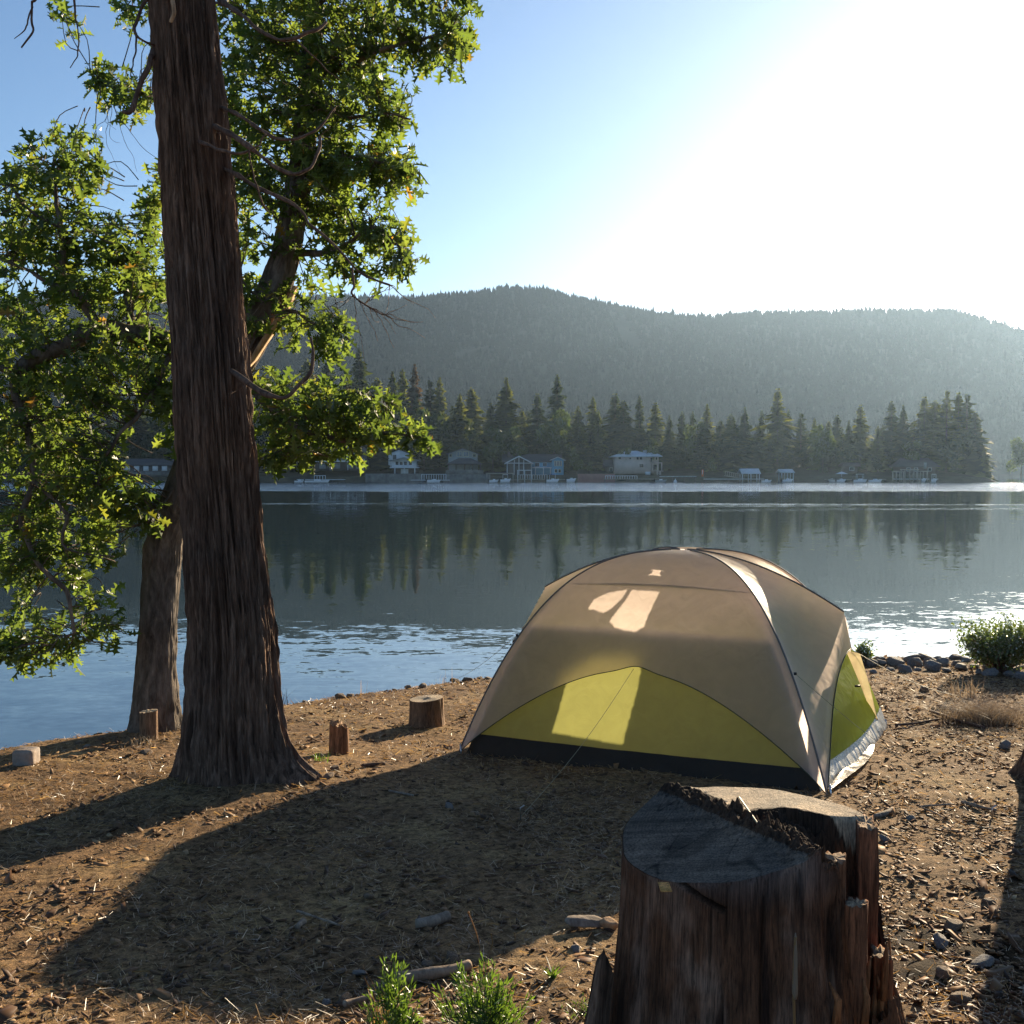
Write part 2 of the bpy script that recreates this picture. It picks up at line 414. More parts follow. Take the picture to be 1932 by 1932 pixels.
# ------------------------------------------------------------------ lake
def m_water():
    k = NT('lake_water')
    sep = k.n('ShaderNodeSeparateXYZ'); k.l(k.co.outputs['Object'], sep.inputs[0])
    big = k.noise(1.0, 4, 0.6, (0.006, 0.05, 1), 0.3)
    yw = k.math('ADD', sep.outputs[1], k.math('MULTIPLY', k.math('SUBTRACT', big, 0.5), 60.0))
    mr = k.n('ShaderNodeMapRange'); mr.inputs[1].default_value = 0; mr.inputs[2].default_value = 400
    k.l(yw, mr.inputs[0])
    # wave steepness: calm water, with rougher strips where a breeze touches it along the far shore
    g3 = lambda v: (v, v, v)
    steep = k.ramp(mr.outputs[0], [(0.0, g3(.016)), (0.03, g3(.020)), (0.05, g3(.022)), (0.08, g3(.013)), (0.20, g3(.011)), (0.250, g3(.013)),
                                   (0.262, g3(.10)), (0.272, g3(.10)), (0.283, g3(.013)), (0.44, g3(.016)), (0.50, g3(.42)), (0.72, g3(.42)), (0.79, g3(.03))])
    def vec(scale, stretch, detail):
        nd = k.n('ShaderNodeTexNoise'); nd.inputs['Scale'].default_value = scale; nd.inputs['Detail'].default_value = detail; nd.inputs['Roughness'].default_value = .55
        mp = k.n('ShaderNodeMapping'); mp.inputs['Scale'].default_value = stretch
        k.l(k.co.outputs['Object'], mp.inputs[0]); k.l(mp.outputs[0], nd.inputs['Vector'])
        sb = k.n('ShaderNodeVectorMath', operation='SUBTRACT'); k.l(nd.outputs['Color'], sb.inputs[0]); sb.inputs[1].default_value = (.5, .5, .5)
        return sb.outputs[0]
    v1, v2 = vec(1.0, (.8, 1.9, 1), 3), vec(1.0, (4.5, 8.0, 1), 2)
    ad = k.n('ShaderNodeVectorMath', operation='ADD'); k.l(v1, ad.inputs[0])
    k.l(v2, ad.inputs[1])
    bi = k.n('ShaderNodeVectorMath', operation='ADD'); k.l(ad.outputs[0], bi.inputs[0]); bi.inputs[1].default_value = (0, -.10, 0); ad = bi
    sc = k.n('ShaderNodeVectorMath', operation='SCALE'); k.l(ad.outputs[0], sc.inputs[0])
    pat = k.ramp(k.noise(1.0, 4, 0.65, (0.022, 0.16, 1), 0.5), [(0.36, g3(.25)), (0.52, g3(1.0)), (0.68, g3(1.35))])
    k.l(k.math('MULTIPLY', steep, pat), sc.inputs['Scale'])
    ml = k.n('ShaderNodeVectorMath', operation='MULTIPLY'); k.l(sc.outputs[0], ml.inputs[0]); ml.inputs[1].default_value = (2.2, 3.2, 0)
    up = k.n('ShaderNodeVectorMath', operation='ADD'); k.l(ml.outputs[0], up.inputs[0]); up.inputs[1].default_value = (0, 0, 1)
    nm = k.n('ShaderNodeVectorMath', operation='NORMALIZE'); k.l(up.outputs[0], nm.inputs[0])
    b2 = k.n('ShaderNodeBsdfPrincipled')
    b2.inputs['Base Color'].default_value = (0.008, 0.026, 0.032, 1); b2.inputs['Roughness'].default_value = 0.02
    b2.inputs['IOR'].default_value = 2.0; b2.inputs['Specular IOR Level'].default_value = 0.5
    k.l(nm.outputs[0], b2.inputs['Normal'])
    return k.done(b2.outputs[0])
M['water'] = m_water()
WX = 1500
lake = MB().add([(-WX, -300, 0), (WX, -300, 0), (WX, 1350, 0), (-WX, 1350, 0)], [(0, 1, 2, 3)]).build('water', M['water'])
tag(lake, kind='structure')

# ------------------------------------------------------------------ hills
RPX = [-1600, -900, -400, 0, 300, 600, 700, 780, 860, 900, 960, 1020, 1060, 1130, 1200, 1260, 1340, 1420, 1500, 1600, 1700, 1790, 1850, 1932, 2100, 2400, 3000, 3800]
RPY = [600, 560, 540, 550, 554, 545, 548, 549, 542, 537, 531, 532, 542, 558, 571, 581, 585, 577, 576, 574, 573, 574, 588, 614, 660, 650, 690, 720]
def hill_z(x, y):
    x = np.asarray(x, float); y = np.asarray(y, float)
    q = x / np.maximum(y, 50)
    px = 966 + F * q
    rz = (886 - np.interp(px, RPX, RPY)) / F * 1480 + EZ - 14
    t = np.clip((y - 1010) / 470, 0, 1.0)
    prof = 0.72 * t ** 0.85 + 0.28 * t * t
    fall = 1 - np.clip((y - 1490) / 700, 0, 1) * 0.9
    n = fbm(x * 0.006, y * 0.006, 2.0, 4)
    z = rz * prof * fall + 34 * n * np.sin(np.pi * np.clip(t, 0, 1)) - 3 * (t <= 0)
    return z + 2.0 * fbm(x * 0.03, y * 0.03, 5.0, 2) * (t > 0)
qx = np.linspace(-1.15, 1.15, 260); qy = np.concatenate([[985, 1000], np.linspace(1010, 1520, 90), np.linspace(1560, 2050, 12)])
QX, QY = np.meshgrid(qx, qy)
HX = QX * QY
HZ = hill_z(HX, QY)
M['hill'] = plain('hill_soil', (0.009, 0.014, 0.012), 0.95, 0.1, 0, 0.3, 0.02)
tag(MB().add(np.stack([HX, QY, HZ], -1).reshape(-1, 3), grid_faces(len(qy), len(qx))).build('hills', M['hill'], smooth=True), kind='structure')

def cones(x, y, z, h, r, n=5, tiers=2, seed=1):
    rg = np.random.default_rng(seed)
    N = len(x); mb = MB()
    for k in range(tiers):
        z0 = z + h * (0.05 + 0.42 * k); z1 = z + h * (1.0 if k == tiers - 1 else 0.72)
        rr = r * (1 - 0.42 * k)
        a = np.arange(n)[None] / n * 2 * np.pi + rg.uniform(0, 6.3, (N, 1))
        rad = rr[:, None] * rg.uniform(0.7, 1.25, (N, n))
        ring = np.stack([x[:, None] + rad * np.cos(a), y[:, None] + rad * np.sin(a), z0[:, None] + h[:, None] * rg.uniform(-0.06, 0.06, (N, n))], -1)
        top = np.stack([x, y, z1], -1)[:, None]
        V = np.concatenate([ring, top], 1)
        i = np.arange(N)[:, None] * (n + 1); j = np.arange(n)[None]
        Fq = np.stack([i + j, i + (j + 1) % n, np.broadcast_to(i + n, (N, n))], -1).reshape(-1, 3)
        mb.add(V.reshape(-1, 3), Fq)
    return mb
N = 42000
ty = RNG.uniform(1015, 1500, N) ; tq = RNG.uniform(-0.62, 0.75, N)
ty = np.concatenate([ty, RNG.uniform(1455, 1500, 2600)]); tq = np.concatenate([tq, RNG.uniform(-0.62, 0.75, 2600)])
tx = tq * ty
dn = fbm(tx * 0.01, ty * 0.01, 4.0, 3)
keep = dn > -0.32
tx, ty = tx[keep], ty[keep]
tz = hill_z(tx, ty)
th = np.random.default_rng(3).gamma(12, 0.42, len(tx)) + 3
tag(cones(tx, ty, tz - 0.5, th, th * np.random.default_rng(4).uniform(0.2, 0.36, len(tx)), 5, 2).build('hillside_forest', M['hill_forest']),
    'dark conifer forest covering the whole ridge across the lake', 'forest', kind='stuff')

# ------------------------------------------------------------------ far shore land
FS = 322.0
def far_z(x, y):
    x = np.asarray(x, float); y = np.asarray(y, float)
    tip = sstep(138, 152, x + (y - FS) * 0.02)           # the headland ends here
    s = y - FS - 2.0 * fbm(x * 0.05, 0.3, 0, 3)
    z = np.where(s < 0, s * 0.5, np.where(s < 3, s * 0.55, 1.65 + (s - 3) * 0.07))
    z = z + 0.10 * np.clip(-x - 20, 0, 120) * sstep(10, 110, s)
    z = np.minimum(z, 1.5 + 30 * sstep(0, 150, s))
    z = z * (1 - tip) - 3 * tip
    return np.where(y > 460, np.minimum(z, (560 - y) * 0.12), z)
fx = np.linspace(-420, 160, 150); fy = np.concatenate([np.linspace(314, 332, 30), np.linspace(335, 600, 40)])
FX, FY = np.meshgrid(fx, fy)
M['far_soil'] = plain('far_bank_soil', (0.06, 0.055, 0.035), 0.95, 0.1, 0, 0.4, 0.3)
tag(MB().add(np.stack([FX, FY, far_z(FX, FY)], -1).reshape(-1, 3), grid_faces(len(fy), len(fx))).build('far_shore', M['far_soil'], smooth=True), kind='structure')

# conifer prototypes (unit height)
def conifer_mesh(seed, width=0.17, levels=60, arms=12, base=0.06, droop=0.25, irregular=0.25, taper=0.9):
    rg = np.random.default_rng(seed)
    V, Fc = [], []
    n = 0
    for i in range(levels):
        t = base + (0.985 - base) * (i + rg.uniform(-.4, .4)) / levels
        rr = width * (1 - t) ** taper * (0.55 + 0.45 * min(1, (t - base) * 6 + 0.35)) + 0.006
        lump = 1 + irregular * rg.normal()
        for a in range(arms):
            if rg.random() < 0.12: continue
            an = rg.uniform(0, 2 * math.pi)
            L = rr * max(0.3, lump * (1 + irregular * rg.normal() * 0.8))
            d = np.array([math.cos(an), math.sin(an), 0]); s = np.array([-d[1], d[0], 0])
            dz = -droop * L * rg.uniform(0.4, 1.5)
            wd = L * rg.uniform(0.22, 0.4) + 0.004
            z0 = np.array([0, 0, t])
            p0 = z0 + d * L * 0.08
            p1 = z0 + d * L * 0.55 + s * wd + np.array([0, 0, dz * .45 + rg.uniform(-.008, .004)])
            p2 = z0 + d * L + np.array([0, 0, dz])
            p3 = z0 + d * L * 0.55 - s * wd + np.array([0, 0, dz * .45 + rg.uniform(-.008, .004)])
            p4 = z0 + d * L * 0.6 + np.array([0, 0, dz * .5 - rg.uniform(.012, .03)])
            V += [p0, p1, p2, p3, p4]
            Fc += [(n, n+1, n+2), (n, n+2, n+3), (n, n+4, n+2)]
            n += 5
    return np.array(V), np.array(Fc)
def broad_mesh(seed, n=900, w=0.28, lumps=9):
    rg = np.random.default_rng(seed)
    C = np.stack([rg.uniform(-w, w, lumps) * .75, rg.uniform(-w, w, lumps) * .75, rg.uniform(.3, .88, lumps)], -1)
    k = rg.integers(0, lumps, n)
    u = rg.normal(size=(n, 3)); u /= np.linalg.norm(u, axis=1)[:, None]
    c = C[k] + u * (w * 0.48 * rg.uniform(0.5, 1.05, n) ** 0.5)[:, None]
    a = rg.normal(size=(n, 3)) * 0.03; b = rg.normal(size=(n, 3)) * 0.03
    V = np.stack([c + a, c - a * .5 + b, c - a * .5 - b], 1).reshape(-1, 3)
    return V, np.arange(3 * n).reshape(-1, 3)
PROT = []
for sd, kw in ((1, dict(width=.22)), (2, dict(width=.17, droop=.35)), (3, dict(width=.26, irregular=.35, taper=.75)), (4, dict(width=.16, irregular=.4, taper=.6, base=.15)), (5, dict(width=.20, droop=.1, irregular=.3)), (6, dict(width=.24, levels=70))):
    PROT.append(conifer_mesh(sd, **kw))
BRO = [broad_mesh(21), broad_mesh(22, 700, .22, 7)]

def far_tree(px, top, depth, pi, label, broad=False, mat='conifer', group='conifers along the far shore', cache={}):
    x = (px - 966) / F * depth * 1.0
    z0 = float(far_z(x, depth)) - 0.3
    z1 = P(px, top, depth).z
    H = max(4.0, z1 - z0)
    key = (pi, broad, mat)
    if key not in cache:
        V, Fc = (BRO if broad else PROT)[pi]
        root = thing('broadleaf_tree' if broad else 'conifer_tree', (0, 0, 0), label, 'tree', group)
        MB().add(V, Fc).build('crown', M[mat], root)
        MB().tube([(0, 0, 0), (0, 0, .35), (0, 0, .95 if not broad else .6)], [.014, .011, .002], 6).build('trunk', M['oak_bark'], root)
        cache[key] = root
        r = root
    else:
        r = copy_tree(cache[key])
        r['label'] = label; r['group'] = group
    r.location = (x, depth, z0)
    wv = random.uniform(0.85, 1.15)
    r.scale = (H * wv, H * wv, H)
    r.rotation_euler = (0, 0, random.uniform(0, 6.28))
    return r
# skyline of the belt of trees: (picture x, picture y of the tops)
TREES = [  # px, top, depth, prototype, kind
 (232,770,352,2,0),(262,742,360,0,0),(300,760,350,1,0),(345,730,366,5,0),(500,700,372,1,0),(540,688,360,0,0),(580,672,370,2,0),(622,662,358,0,0),(648,700,366,4,0),
 (679,650,352,0,0),(712,708,372,2,0),(741,694,360,1,0),(760,690,372,0,0),(783,680,352,1,1),(812,712,362,4,0),(830,706,366,1,0),(868,738,346,0,0),(890,726,368,2,0),
 (926,756,346,0,0),(955,707,350,5,0),(985,770,366,2,0),(1013,738,364,3,0),(1051,700,356,1,0),(1090,762,366,0,0),(1118,744,372,1,0),(1128,770,350,0,0),(1160,738,368,3,0),
 (1176,752,360,2,0),(1206,742,366,1,0),(1236,756,362,3,0),(1262,780,348,0,0),(1286,772,366,1,0),(1306,772,358,1,0),(1333,758,346,0,0),(1358,790,366,2,0),(1378,778,352,2,0),
 (1404,764,344,5,0),(1436,770,366,1,0),(1466,728,350,3,0),(1486,768,362,1,0),(1510,776,366,4,0),(1535,786,352,1,0),(1562,792,366,2,0),(1578,780,356,3,0),(1600,790,344,5,0),
 (1622,760,350,3,0),(1655,800,344,0,0),(1680,753,350,3,0),(1702,760,346,5,0),(1722,790,352,4,0),(1742,744,346,3,0),(1762,752,352,2,0),(1784,732,344,4,0),(1806,736,348,3,0),(1822,738,346,4,0),(1838,772,342,2,0),(1856,842,338,0,0)]
MARK = [(-999, 'the oak trunk'), (700, 'the oak branch tip'), (873, 'the grey arched-window house'), (1000, 'the blue house'), (1205, 'the beige villa'),
        (1415, 'the white dock canopy'), (1600, 'the moored boats'), (1730, 'the boat frames'), (1870, 'the headland tip')]
ORD = 'first second third fourth fifth sixth seventh eighth ninth tenth eleventh twelfth'.split()
seg_n = {}
SHAPE = ['broad dark', 'slim dark', 'wide ragged', 'narrow open', 'loose feathery', 'full pointed']
for px, top, dep, pi, br in sorted(TREES):
    s = max(i for i in range(len(MARK)) if px >= MARK[i][0])
    seg_n[s] = seg_n.get(s, 0) + 1
    lab = f'{"reddish dying" if br else SHAPE[pi]} conifer, {ORD[seg_n[s]-1]} one along the shore from {MARK[s][1]}'
    far_tree(px, top, dep, pi, lab, mat='conifer_brown' if br else ('conifer_light' if (int(px) * 7 + pi) % 5 < 3 else 'conifer'))
BRD = [(1045,772,345,0,'lit olive broadleaf tree with visible limbs behind the blue house roof'),(1088,850,330,1,'small yellow-green tree beside the blue house end wall'),
 (1112,868,336,1,'small pale tree between the blue house and the beige villa'),(1310,790,347,1,'yellow-topped broadleaf tree among conifers past the beige villa'),(975,800,340,1,'pale green tree behind the dark truss gable'),
 (1180,842,336,1,'bright leafy tree behind the beige villa chimney'),(1225,838,337,1,'bright leafy tree behind the beige villa balcony end'),(1345,862,332,1,'low hazy green tree past the long pale dock wall'),
 (1552,800,340,0,'round olive tree above the moored boats'),(1720,826,338,1,'small olive tree beside the dark-roofed cabin'),(930,800,339,1,'sunlit olive tree beside the grey arched-window house'),(800,770,345,0,'mottled olive tree behind the white porch house')]
for px, top, dep, pi, lab in BRD:
    far_tree(px, top, dep, pi, lab, True, 'broadleaf', 'broadleaf trees along the far shore')
far_tree(1926, 836, 480, 0, 'hazy tree at the picture edge beyond the headland gap', True, 'broadleaf', 'broadleaf trees along the far shore').location.z = -0.5
# the wood behind and between, one mass
rg = np.random.default_rng(77)
mb = MB()
env_x = [150, 300, 600, 700, 850, 950, 1050, 1150, 1300, 1400, 1500, 1600, 1700, 1800, 1850]
env_y = [765, 745, 690, 720, 750, 760, 765, 765, 790, 795, 795, 800, 790, 770, 830]
for i in range(420):
    px = rg.uniform(-300, 1850)
    dep = rg.uniform(338, 430)
    top = np.interp(px, env_x, env_y) + rg.uniform(0, 60) * (1 if rg.random() < .8 else 2)
    x = (px - 966) / F * dep
    z0 = float(far_z(x, dep)) - 0.3
    if z0 < -0.5: continue
    H = P(px, top, dep).z - z0
    H = max(H, 7)
    V, Fc = PROT[rg.integers(0, 6)]
    if rg.random() < .3: V, Fc = BRO[rg.integers(0, 2)]; H *= .8; Fc = Fc[:len(Fc) // 3 * 3]
    sel = rg.random(len(Fc) // 3) < 0.6
    sel[:6] = True
    Fk = Fc.reshape(-1, 9)[sel].reshape(-1, 3)
    ca, sa = math.cos(i), math.sin(i)
    W = np.stack([(V[:, 0] * ca - V[:, 1] * sa) * H * 1.15 + x, (V[:, 0] * sa + V[:, 1] * ca) * H * 1.15 + dep, V[:, 2] * H + z0], -1)
    mb.add(W, Fk)
for i in range(150):           # undergrowth along the bank
    px = rg.uniform(150, 1855); dep = rg.uniform(347, 358)
    x = (px - 966) / F * dep; z0 = float(far_z(x, dep)) - .5
    if z0 < -0.6: continue
    V, Fc = BRO[rg.integers(0, 2)]
    H = rg.uniform(4, 9)
    mb.add(V * np.array([H * 1.6, H * 1.6, H]) + np.array([x, dep, z0]), Fc)
tag(mb.build('far_woods', M['conifer']), 'dark wood filling the far shore behind houses', 'forest', kind='stuff')
#__PART2__
# ------------------------------------------------------------------ houses on the far shore
def hc(name, c, v=0.12): M[name] = plain(name, c, 0.75, 0.2, 0, v, 0.8)
hc('paint_white', (0.62, 0.66, 0.70)); hc('paint_grey', (0.26, 0.29, 0.30)); hc('paint_blue', (0.16, 0.34, 0.48)); hc('paint_beige', (0.50, 0.42, 0.38))
hc('paint_dark', (0.07, 0.07, 0.07)); hc('roof_dark', (0.075, 0.075, 0.08)); hc('roof_pale', (0.48, 0.53, 0.58)); hc('roof_brown', (0.11, 0.085, 0.08)); hc('paint_cream', (0.62, 0.58, 0.40))
hc('bank_stone', (0.14, 0.14, 0.13), 0.4); hc('deck_wood', (0.33, 0.30, 0.26)); hc('deck_red', (0.26, 0.13, 0.11)); hc('canvas_blue', (0.03, 0.10, 0.42)); hc('hull_white', (0.75, 0.76, 0.78)); hc('orange_paint', (0.75, 0.22, 0.08))
M['pane'] = plain('window_pane', (0.03, 0.035, 0.04), 0.08, 0.6, 0, 0.1)
M['pane_pale'] = plain('curtained_pane', (0.22, 0.25, 0.28), 0.2, 0.5, 0, 0.1)
PX = lambda px, d: (px - 966) / F * d
PZ = lambda py, d: P(966, py, d).z
def roof_x(mb, x0, x1, y0, y1, ze, zr, o=0.5, hip=0.0, t=0.22):
    ym = (y0 + y1) / 2
    x0 -= o; x1 += o; y0 -= o; y1 += o
    V = []
    for dz in (0, -t):
        V += [(x0, y0, ze+dz), (x1, y0, ze+dz), (x1, y1, ze+dz), (x0, y1, ze+dz), (x0+hip, ym, zr+dz), (x1-hip, ym, zr+dz)]
    Fc = [(0,1,5,4),(2,3,4,5),(1,2,5),(3,0,4),(6,10,11,7),(8,11,10,9),(7,11,8),(9,10,6),(0,6,7,1),(2,8,9,3),(1,7,8,2),(3,9,6,0)]
    mb.add(V, Fc)
def roof_y(mb, x0, x1, y0, y1, ze, zr, o=0.5, t=0.22):
    xm = (x0 + x1) / 2
    x0 -= o; x1 += o; y0 -= o; y1 += o
    V = []
    for dz in (0, -t):
        V += [(x0, y0, ze+dz), (xm, y0, zr+dz), (x1, y0, ze+dz), (x0, y1, ze+dz), (xm, y1, zr+dz), (x1, y1, ze+dz)]
    mb.add(V, [(0,1,4,3),(1,2,5,4),(9,10,7,6),(10,11,8,7),(0,6,7,1),(1,7,8,2),(5,11,10,4),(4,10,9,3),(0,3,9,6),(2,8,11,5)])
def gable_wall(mb, x0, x1, y0, y1, zb, ze, zr):
    xm = (x0 + x1) / 2
    mb.add([(x0,y0,zb),(x1,y0,zb),(x1,y0,ze),(xm,y0,zr),(x0,y0,ze),(x0,y1,zb),(x1,y1,zb),(x1,y1,ze),(xm,y1,zr),(x0,y1,ze)],
           [(0,1,2,3,4),(6,5,9,8,7),(1,6,7,2),(5,0,4,9)])
def window(root, d, x0, y0, x1, y1, fm='paint_white', pm='pane', yy=None, mull=0):
    """a framed window on the front wall, given by picture corners"""
    a, b, z0, z1 = PX(x0, d), PX(x1, d), PZ(y1, d), PZ(y0, d)
    y = (yy if yy is not None else d)
    t = 0.10
    fr = MB()
    fr.box((a, y-.09, z0), (a+t, y-.005, z1)).box((b-t, y-.09, z0), (b, y-.005, z1)).box((a+t, y-.09, z0), (b-t, y-.005, z0+t)).box((a+t, y-.09, z1-t), (b-t, y-.005, z1))
    for i in range(mull):
        m = a + (b - a) * (i + 1) / (mull + 1)
        fr.box((m-.04, y-.08, z0+t), (m+.04, y-.005, z1-t))
    f = fr.build('window', M[fm], root)
    MB().box((a+t*.8, y-.05, z0+t*.8), (b-t*.8, y-.01, z1-t*.8)).build('pane', M[pm], f)
def rail(root, d, x0, x1, y0, y1, mat='paint_white', yy=None, n=None, name='railing'):
    a, b, z0, z1 = PX(x0, d), PX(x1, d), PZ(y1, d), PZ(y0, d)
    y = yy if yy is not None else d
    m = MB().box((a, y-.05, z1-.10), (b, y+.05, z1)).box((a, y-.04, z0), (b, y+.04, z0+.10))
    n = n or max(3, int((b - a) / 0.8))
    for i in range(n + 1):
        q = a + (b - a - .09) * i / n
        m.box((q, y-.03, z0+.1), (q+.09, y+.03, z1-.1))
    return m.build(name, M[mat], root)
def posts(root, d, xs, y0, y1, mat='paint_white', w=0.12, yy=None, name='post'):
    y = yy if yy is not None else d
    for q in xs:
        a = PX(q, d)
        MB().box((a-w, y-w, PZ(y1, d)), (a+w, y+w, PZ(y0, d))).build(name, M[mat], root)
def bx(root, name, mat, d, x0, y0, x1, y1, yf, yb):
    return MB().box((PX(x0, d), yf, PZ(y1, d)), (PX(x1, d), yb, PZ(y0, d))).build(name, M[mat], root)
def H(name, px, py, d, label, cat='house', group=None):
    return thing(name, (PX(px, d), d, PZ(py, d)), label, cat, group)

# boathouse at the oak trunk
d = 325; h = H('boathouse', 280, 898, d, 'long low boathouse with white doors and dark roof', 'boathouse')
bx(h, 'wall', 'paint_dark', d, 232, 877, 324, 899, d, d+8)
m = MB(); roof_x(m, PX(232, d), PX(324, d), d, d+8, PZ(877.5, d), PZ(865, d), .4); m.build('roof', M['roof_dark'], h)
for i in range(5): bx(h, 'door', 'paint_white', d, 236+i*17.5, 879, 246+i*17.5, 888.5, d-.12, d-.01)
bx(h, 'ledge', 'bank_stone', d, 231, 889.5, 325, 899.5, d-.6, d-.15)
# house above it
d = 352; h = H('lodge', 345, 850, d, 'dark gabled house with pale trim high above the boathouse')
m = MB(); gable_wall(m, PX(322, d), PX(372, d), d, d+10, PZ(856, d), PZ(836, d), PZ(817, d)); m.build('wall', M['paint_dark'], h)
m = MB(); roof_y(m, PX(322, d), PX(372, d), d, d+10, PZ(836, d), PZ(816, d), .8); m.build('roof', M['roof_pale'], h)
window(h, d, 330, 838, 342, 850, 'paint_white', 'pane_pale'); rail(h, d, 312, 372, 843, 849, 'paint_grey', d-1.6)
# two storey house behind the oak branch
d = 333; h = H('lake_house', 640, 886, d, 'dark two-storey house with long white balcony behind the oak branch')
bx(h, 'wall', 'paint_dark', d, 590, 852, 690, 888, d, d+10)
m = MB(); roof_x(m, PX(590, d), PX(690, d), d, d+10, PZ(852, d), PZ(838, d), .7, 3); m.build('roof', M['roof_dark'], h)
for x in (601, 612, 624, 650, 664): window(h, d, x, 855, x+9, 866, 'paint_white', 'pane_pale', mull=1)
for x in (603, 630, 655, 672): window(h, d, x, 874, x+12, 884, 'paint_grey', 'pane_pale')
bx(h, 'balcony', 'paint_white', d, 588, 869.5, 690, 871.5, d-1.8, d-.02)
rail(h, d, 588, 690, 866, 869.3, 'paint_white', d-1.75)
posts(h, d, (592, 625, 658, 687), 871.6, 887, 'paint_white', .1, d-1.6)
# white porch house and its taller white part
d = 334; h = H('porch_house', 766, 893, d, 'white house with raised porch on posts and taller gable behind')
m = MB(); gable_wall(m, PX(731, d), PX(770, d), d+3, d+12, PZ(880, d), PZ(857, d), PZ(849.5, d)); m.build('wall', M['paint_white'], h)
m = MB(); roof_y(m, PX(731, d), PX(770, d), d+3, d+12, PZ(857, d), PZ(849, d), .4); m.build('roof', M['roof_pale'], h)
m = MB(); gable_wall(m, PX(741, d), PX(786, d), d-3, d+2.9, PZ(881.5, d), PZ(868.5, d), PZ(864, d)); m.build('wall', M['paint_white'], h)
m = MB(); roof_y(m, PX(739, d), PX(791, d), d-5, d+2.9, PZ(869, d), PZ(863, d), .3); m.build('roof', M['paint_grey'], h)
for x in (748, 756, 764, 773): window(h, d, x, 870.5, x+6.5, 878, 'paint_white', 'pane', d-3)
bx(h, 'balcony', 'paint_white', d, 739, 881.7, 792.5, 883.2, d-5.2, d-.05); rail(h, d, 740, 792, 877.5, 881.5, 'paint_white', d-5.1)
posts(h, d, (748.5, 766, 785.5), 883.3, 896, 'paint_white', .12, d-4.9)
bx(h, 'basement', 'roof_brown', d, 744, 883.3, 789, 896, d-2.5, d+2)
bx(h, 'door', 'paint_white', d, 758, 885, 772, 896, d-2.62, d-2.51)
posts(h, d, (744,), 858, 868, 'bank_stone', .5, d+1, 'chimney')
d = 350; h = H('hill_house', 788, 860, d, 'pale house up the slope behind the white porch house')
bx(h, 'wall', 'paint_white', d, 772, 846, 806, 862, d, d+8); m = MB(); roof_x(m, PX(771, d), PX(806, d), d, d+8, PZ(847, d), PZ(838, d), .6); m.build('roof', M['roof_pale'], h)
window(h, d, 778, 850, 786, 858); window(h, d, 792, 850, 800, 858)
# grey house with the arched window
d = 335; h = H('grey_house', 873, 893, d, 'grey gabled house with big arched window above a low porch roof')
m = MB(); gable_wall(m, PX(846, d), PX(900, d), d, d+10, PZ(894, d), PZ(856, d), PZ(845.5, d)); m.build('wall', M['paint_grey'], h)
m = MB(); roof_y(m, PX(846, d), PX(900, d), d, d+10, PZ(856, d), PZ(845, d), .7); m.build('roof', M['roof_dark'], h)
window(h, d, 862, 852, 872, 861.5, 'paint_cream', 'pane_pale', mull=1); window(h, d, 874, 852, 884.5, 861.5, 'paint_cream', 'pane_pale', mull=1)
window(h, d, 847.5, 856.5, 853, 862.5, 'paint_cream'); window(h, d, 892, 856.5, 898.5, 862.5, 'paint_cream')
m = MB(); roof_x(m, PX(846, d), PX(909, d), d-5, d-.2, PZ(875, d), PZ(864.5, d), .3, 3.5); m.build('porch_roof', M['roof_dark'], h)
posts(h, d, (848, 862, 878, 893, 907), 875.5, 890, 'roof_brown', .14, d-4.8)
window(h, d, 888, 880.5, 893, 886, 'paint_white', 'pane_pale'); bx(h, 'terrace', 'bank_stone', d, 843, 887, 912, 897, d-5.4, d-.1)
# blue house with truss gable
d = 334; h = H('blue_house', 1000, 894, d, 'blue house with dark open truss gable and long dark roof')
bx(h, 'wall', 'paint_blue', d, 1004, 871, 1041, 896, d, d+9)
m = MB(); gable_wall(m, PX(1041, d), PX(1063, d), d-1.6, d+8, PZ(896, d), PZ(868.5, d), PZ(862.5, d)); m.build('wall', M['paint_blue'], h)
m = MB(); roof_y(m, PX(1041, d), PX(1063, d), d-1.6, d+8, PZ(868, d), PZ(862, d), .6); m.build('roof', M['roof_pale'], h)
m = MB(); roof_x(m, PX(950, d), PX(1058, d), d+.2, d+11, PZ(871, d), PZ(856, d), .5); m.build('roof', M['roof_dark'], h)
m = MB(); gable_wall(m, PX(955, d), PX(1003, d), d-2, d+6, PZ(896, d), PZ(874, d), PZ(861, d)); m.build('wall', M['paint_dark'], h)
m = MB(); roof_y(m, PX(955, d), PX(1003, d), d-3, d+6, PZ(874, d), PZ(860, d), .5, .35); m.build('roof', M['paint_white'], h)
posts(h, d, (957, 970, 979, 988, 1002), 874, 896, 'paint_white', .1, d-2.8)
posts(h, d, (979,), 862, 873, 'paint_white', .1, d-2.8); posts(h, d, (970.5, 988), 868, 873.5, 'paint_white', .1, d-2.8)
bx(h, 'tie_beam', 'paint_white', d, 955, 873.2, 1003, 874.6, d-2.95, d-2.65)
for x in (973, 980, 986): window(h, d, x, 876, x+5, 880, 'roof_brown', 'pane', d-2)
window(h, d, 1009, 873, 1018, 881, 'paint_white'); window(h, d, 1024, 873, 1032, 880, 'paint_white', mull=1)
for x in (1045, 1050, 1055): window(h, d, x, 869.5, x+4.4, 879.5, 'paint_cream', 'pane_pale', d-1.6)
bx(h, 'balcony', 'paint_white', d, 1004, 881.6, 1040, 883.2, d-1.6, d-.02); posts(h, d, (1010, 1025, 1038), 883.3, 896, 'paint_white', .1, d-1.4)
for x in (1046, 1053): window(h, d, x, 885, x+5, 892, 'paint_cream', 'pane', d-1.6)
posts(h, d, (960,), 852, 862, 'roof_brown', .5, d+3, 'chimney')
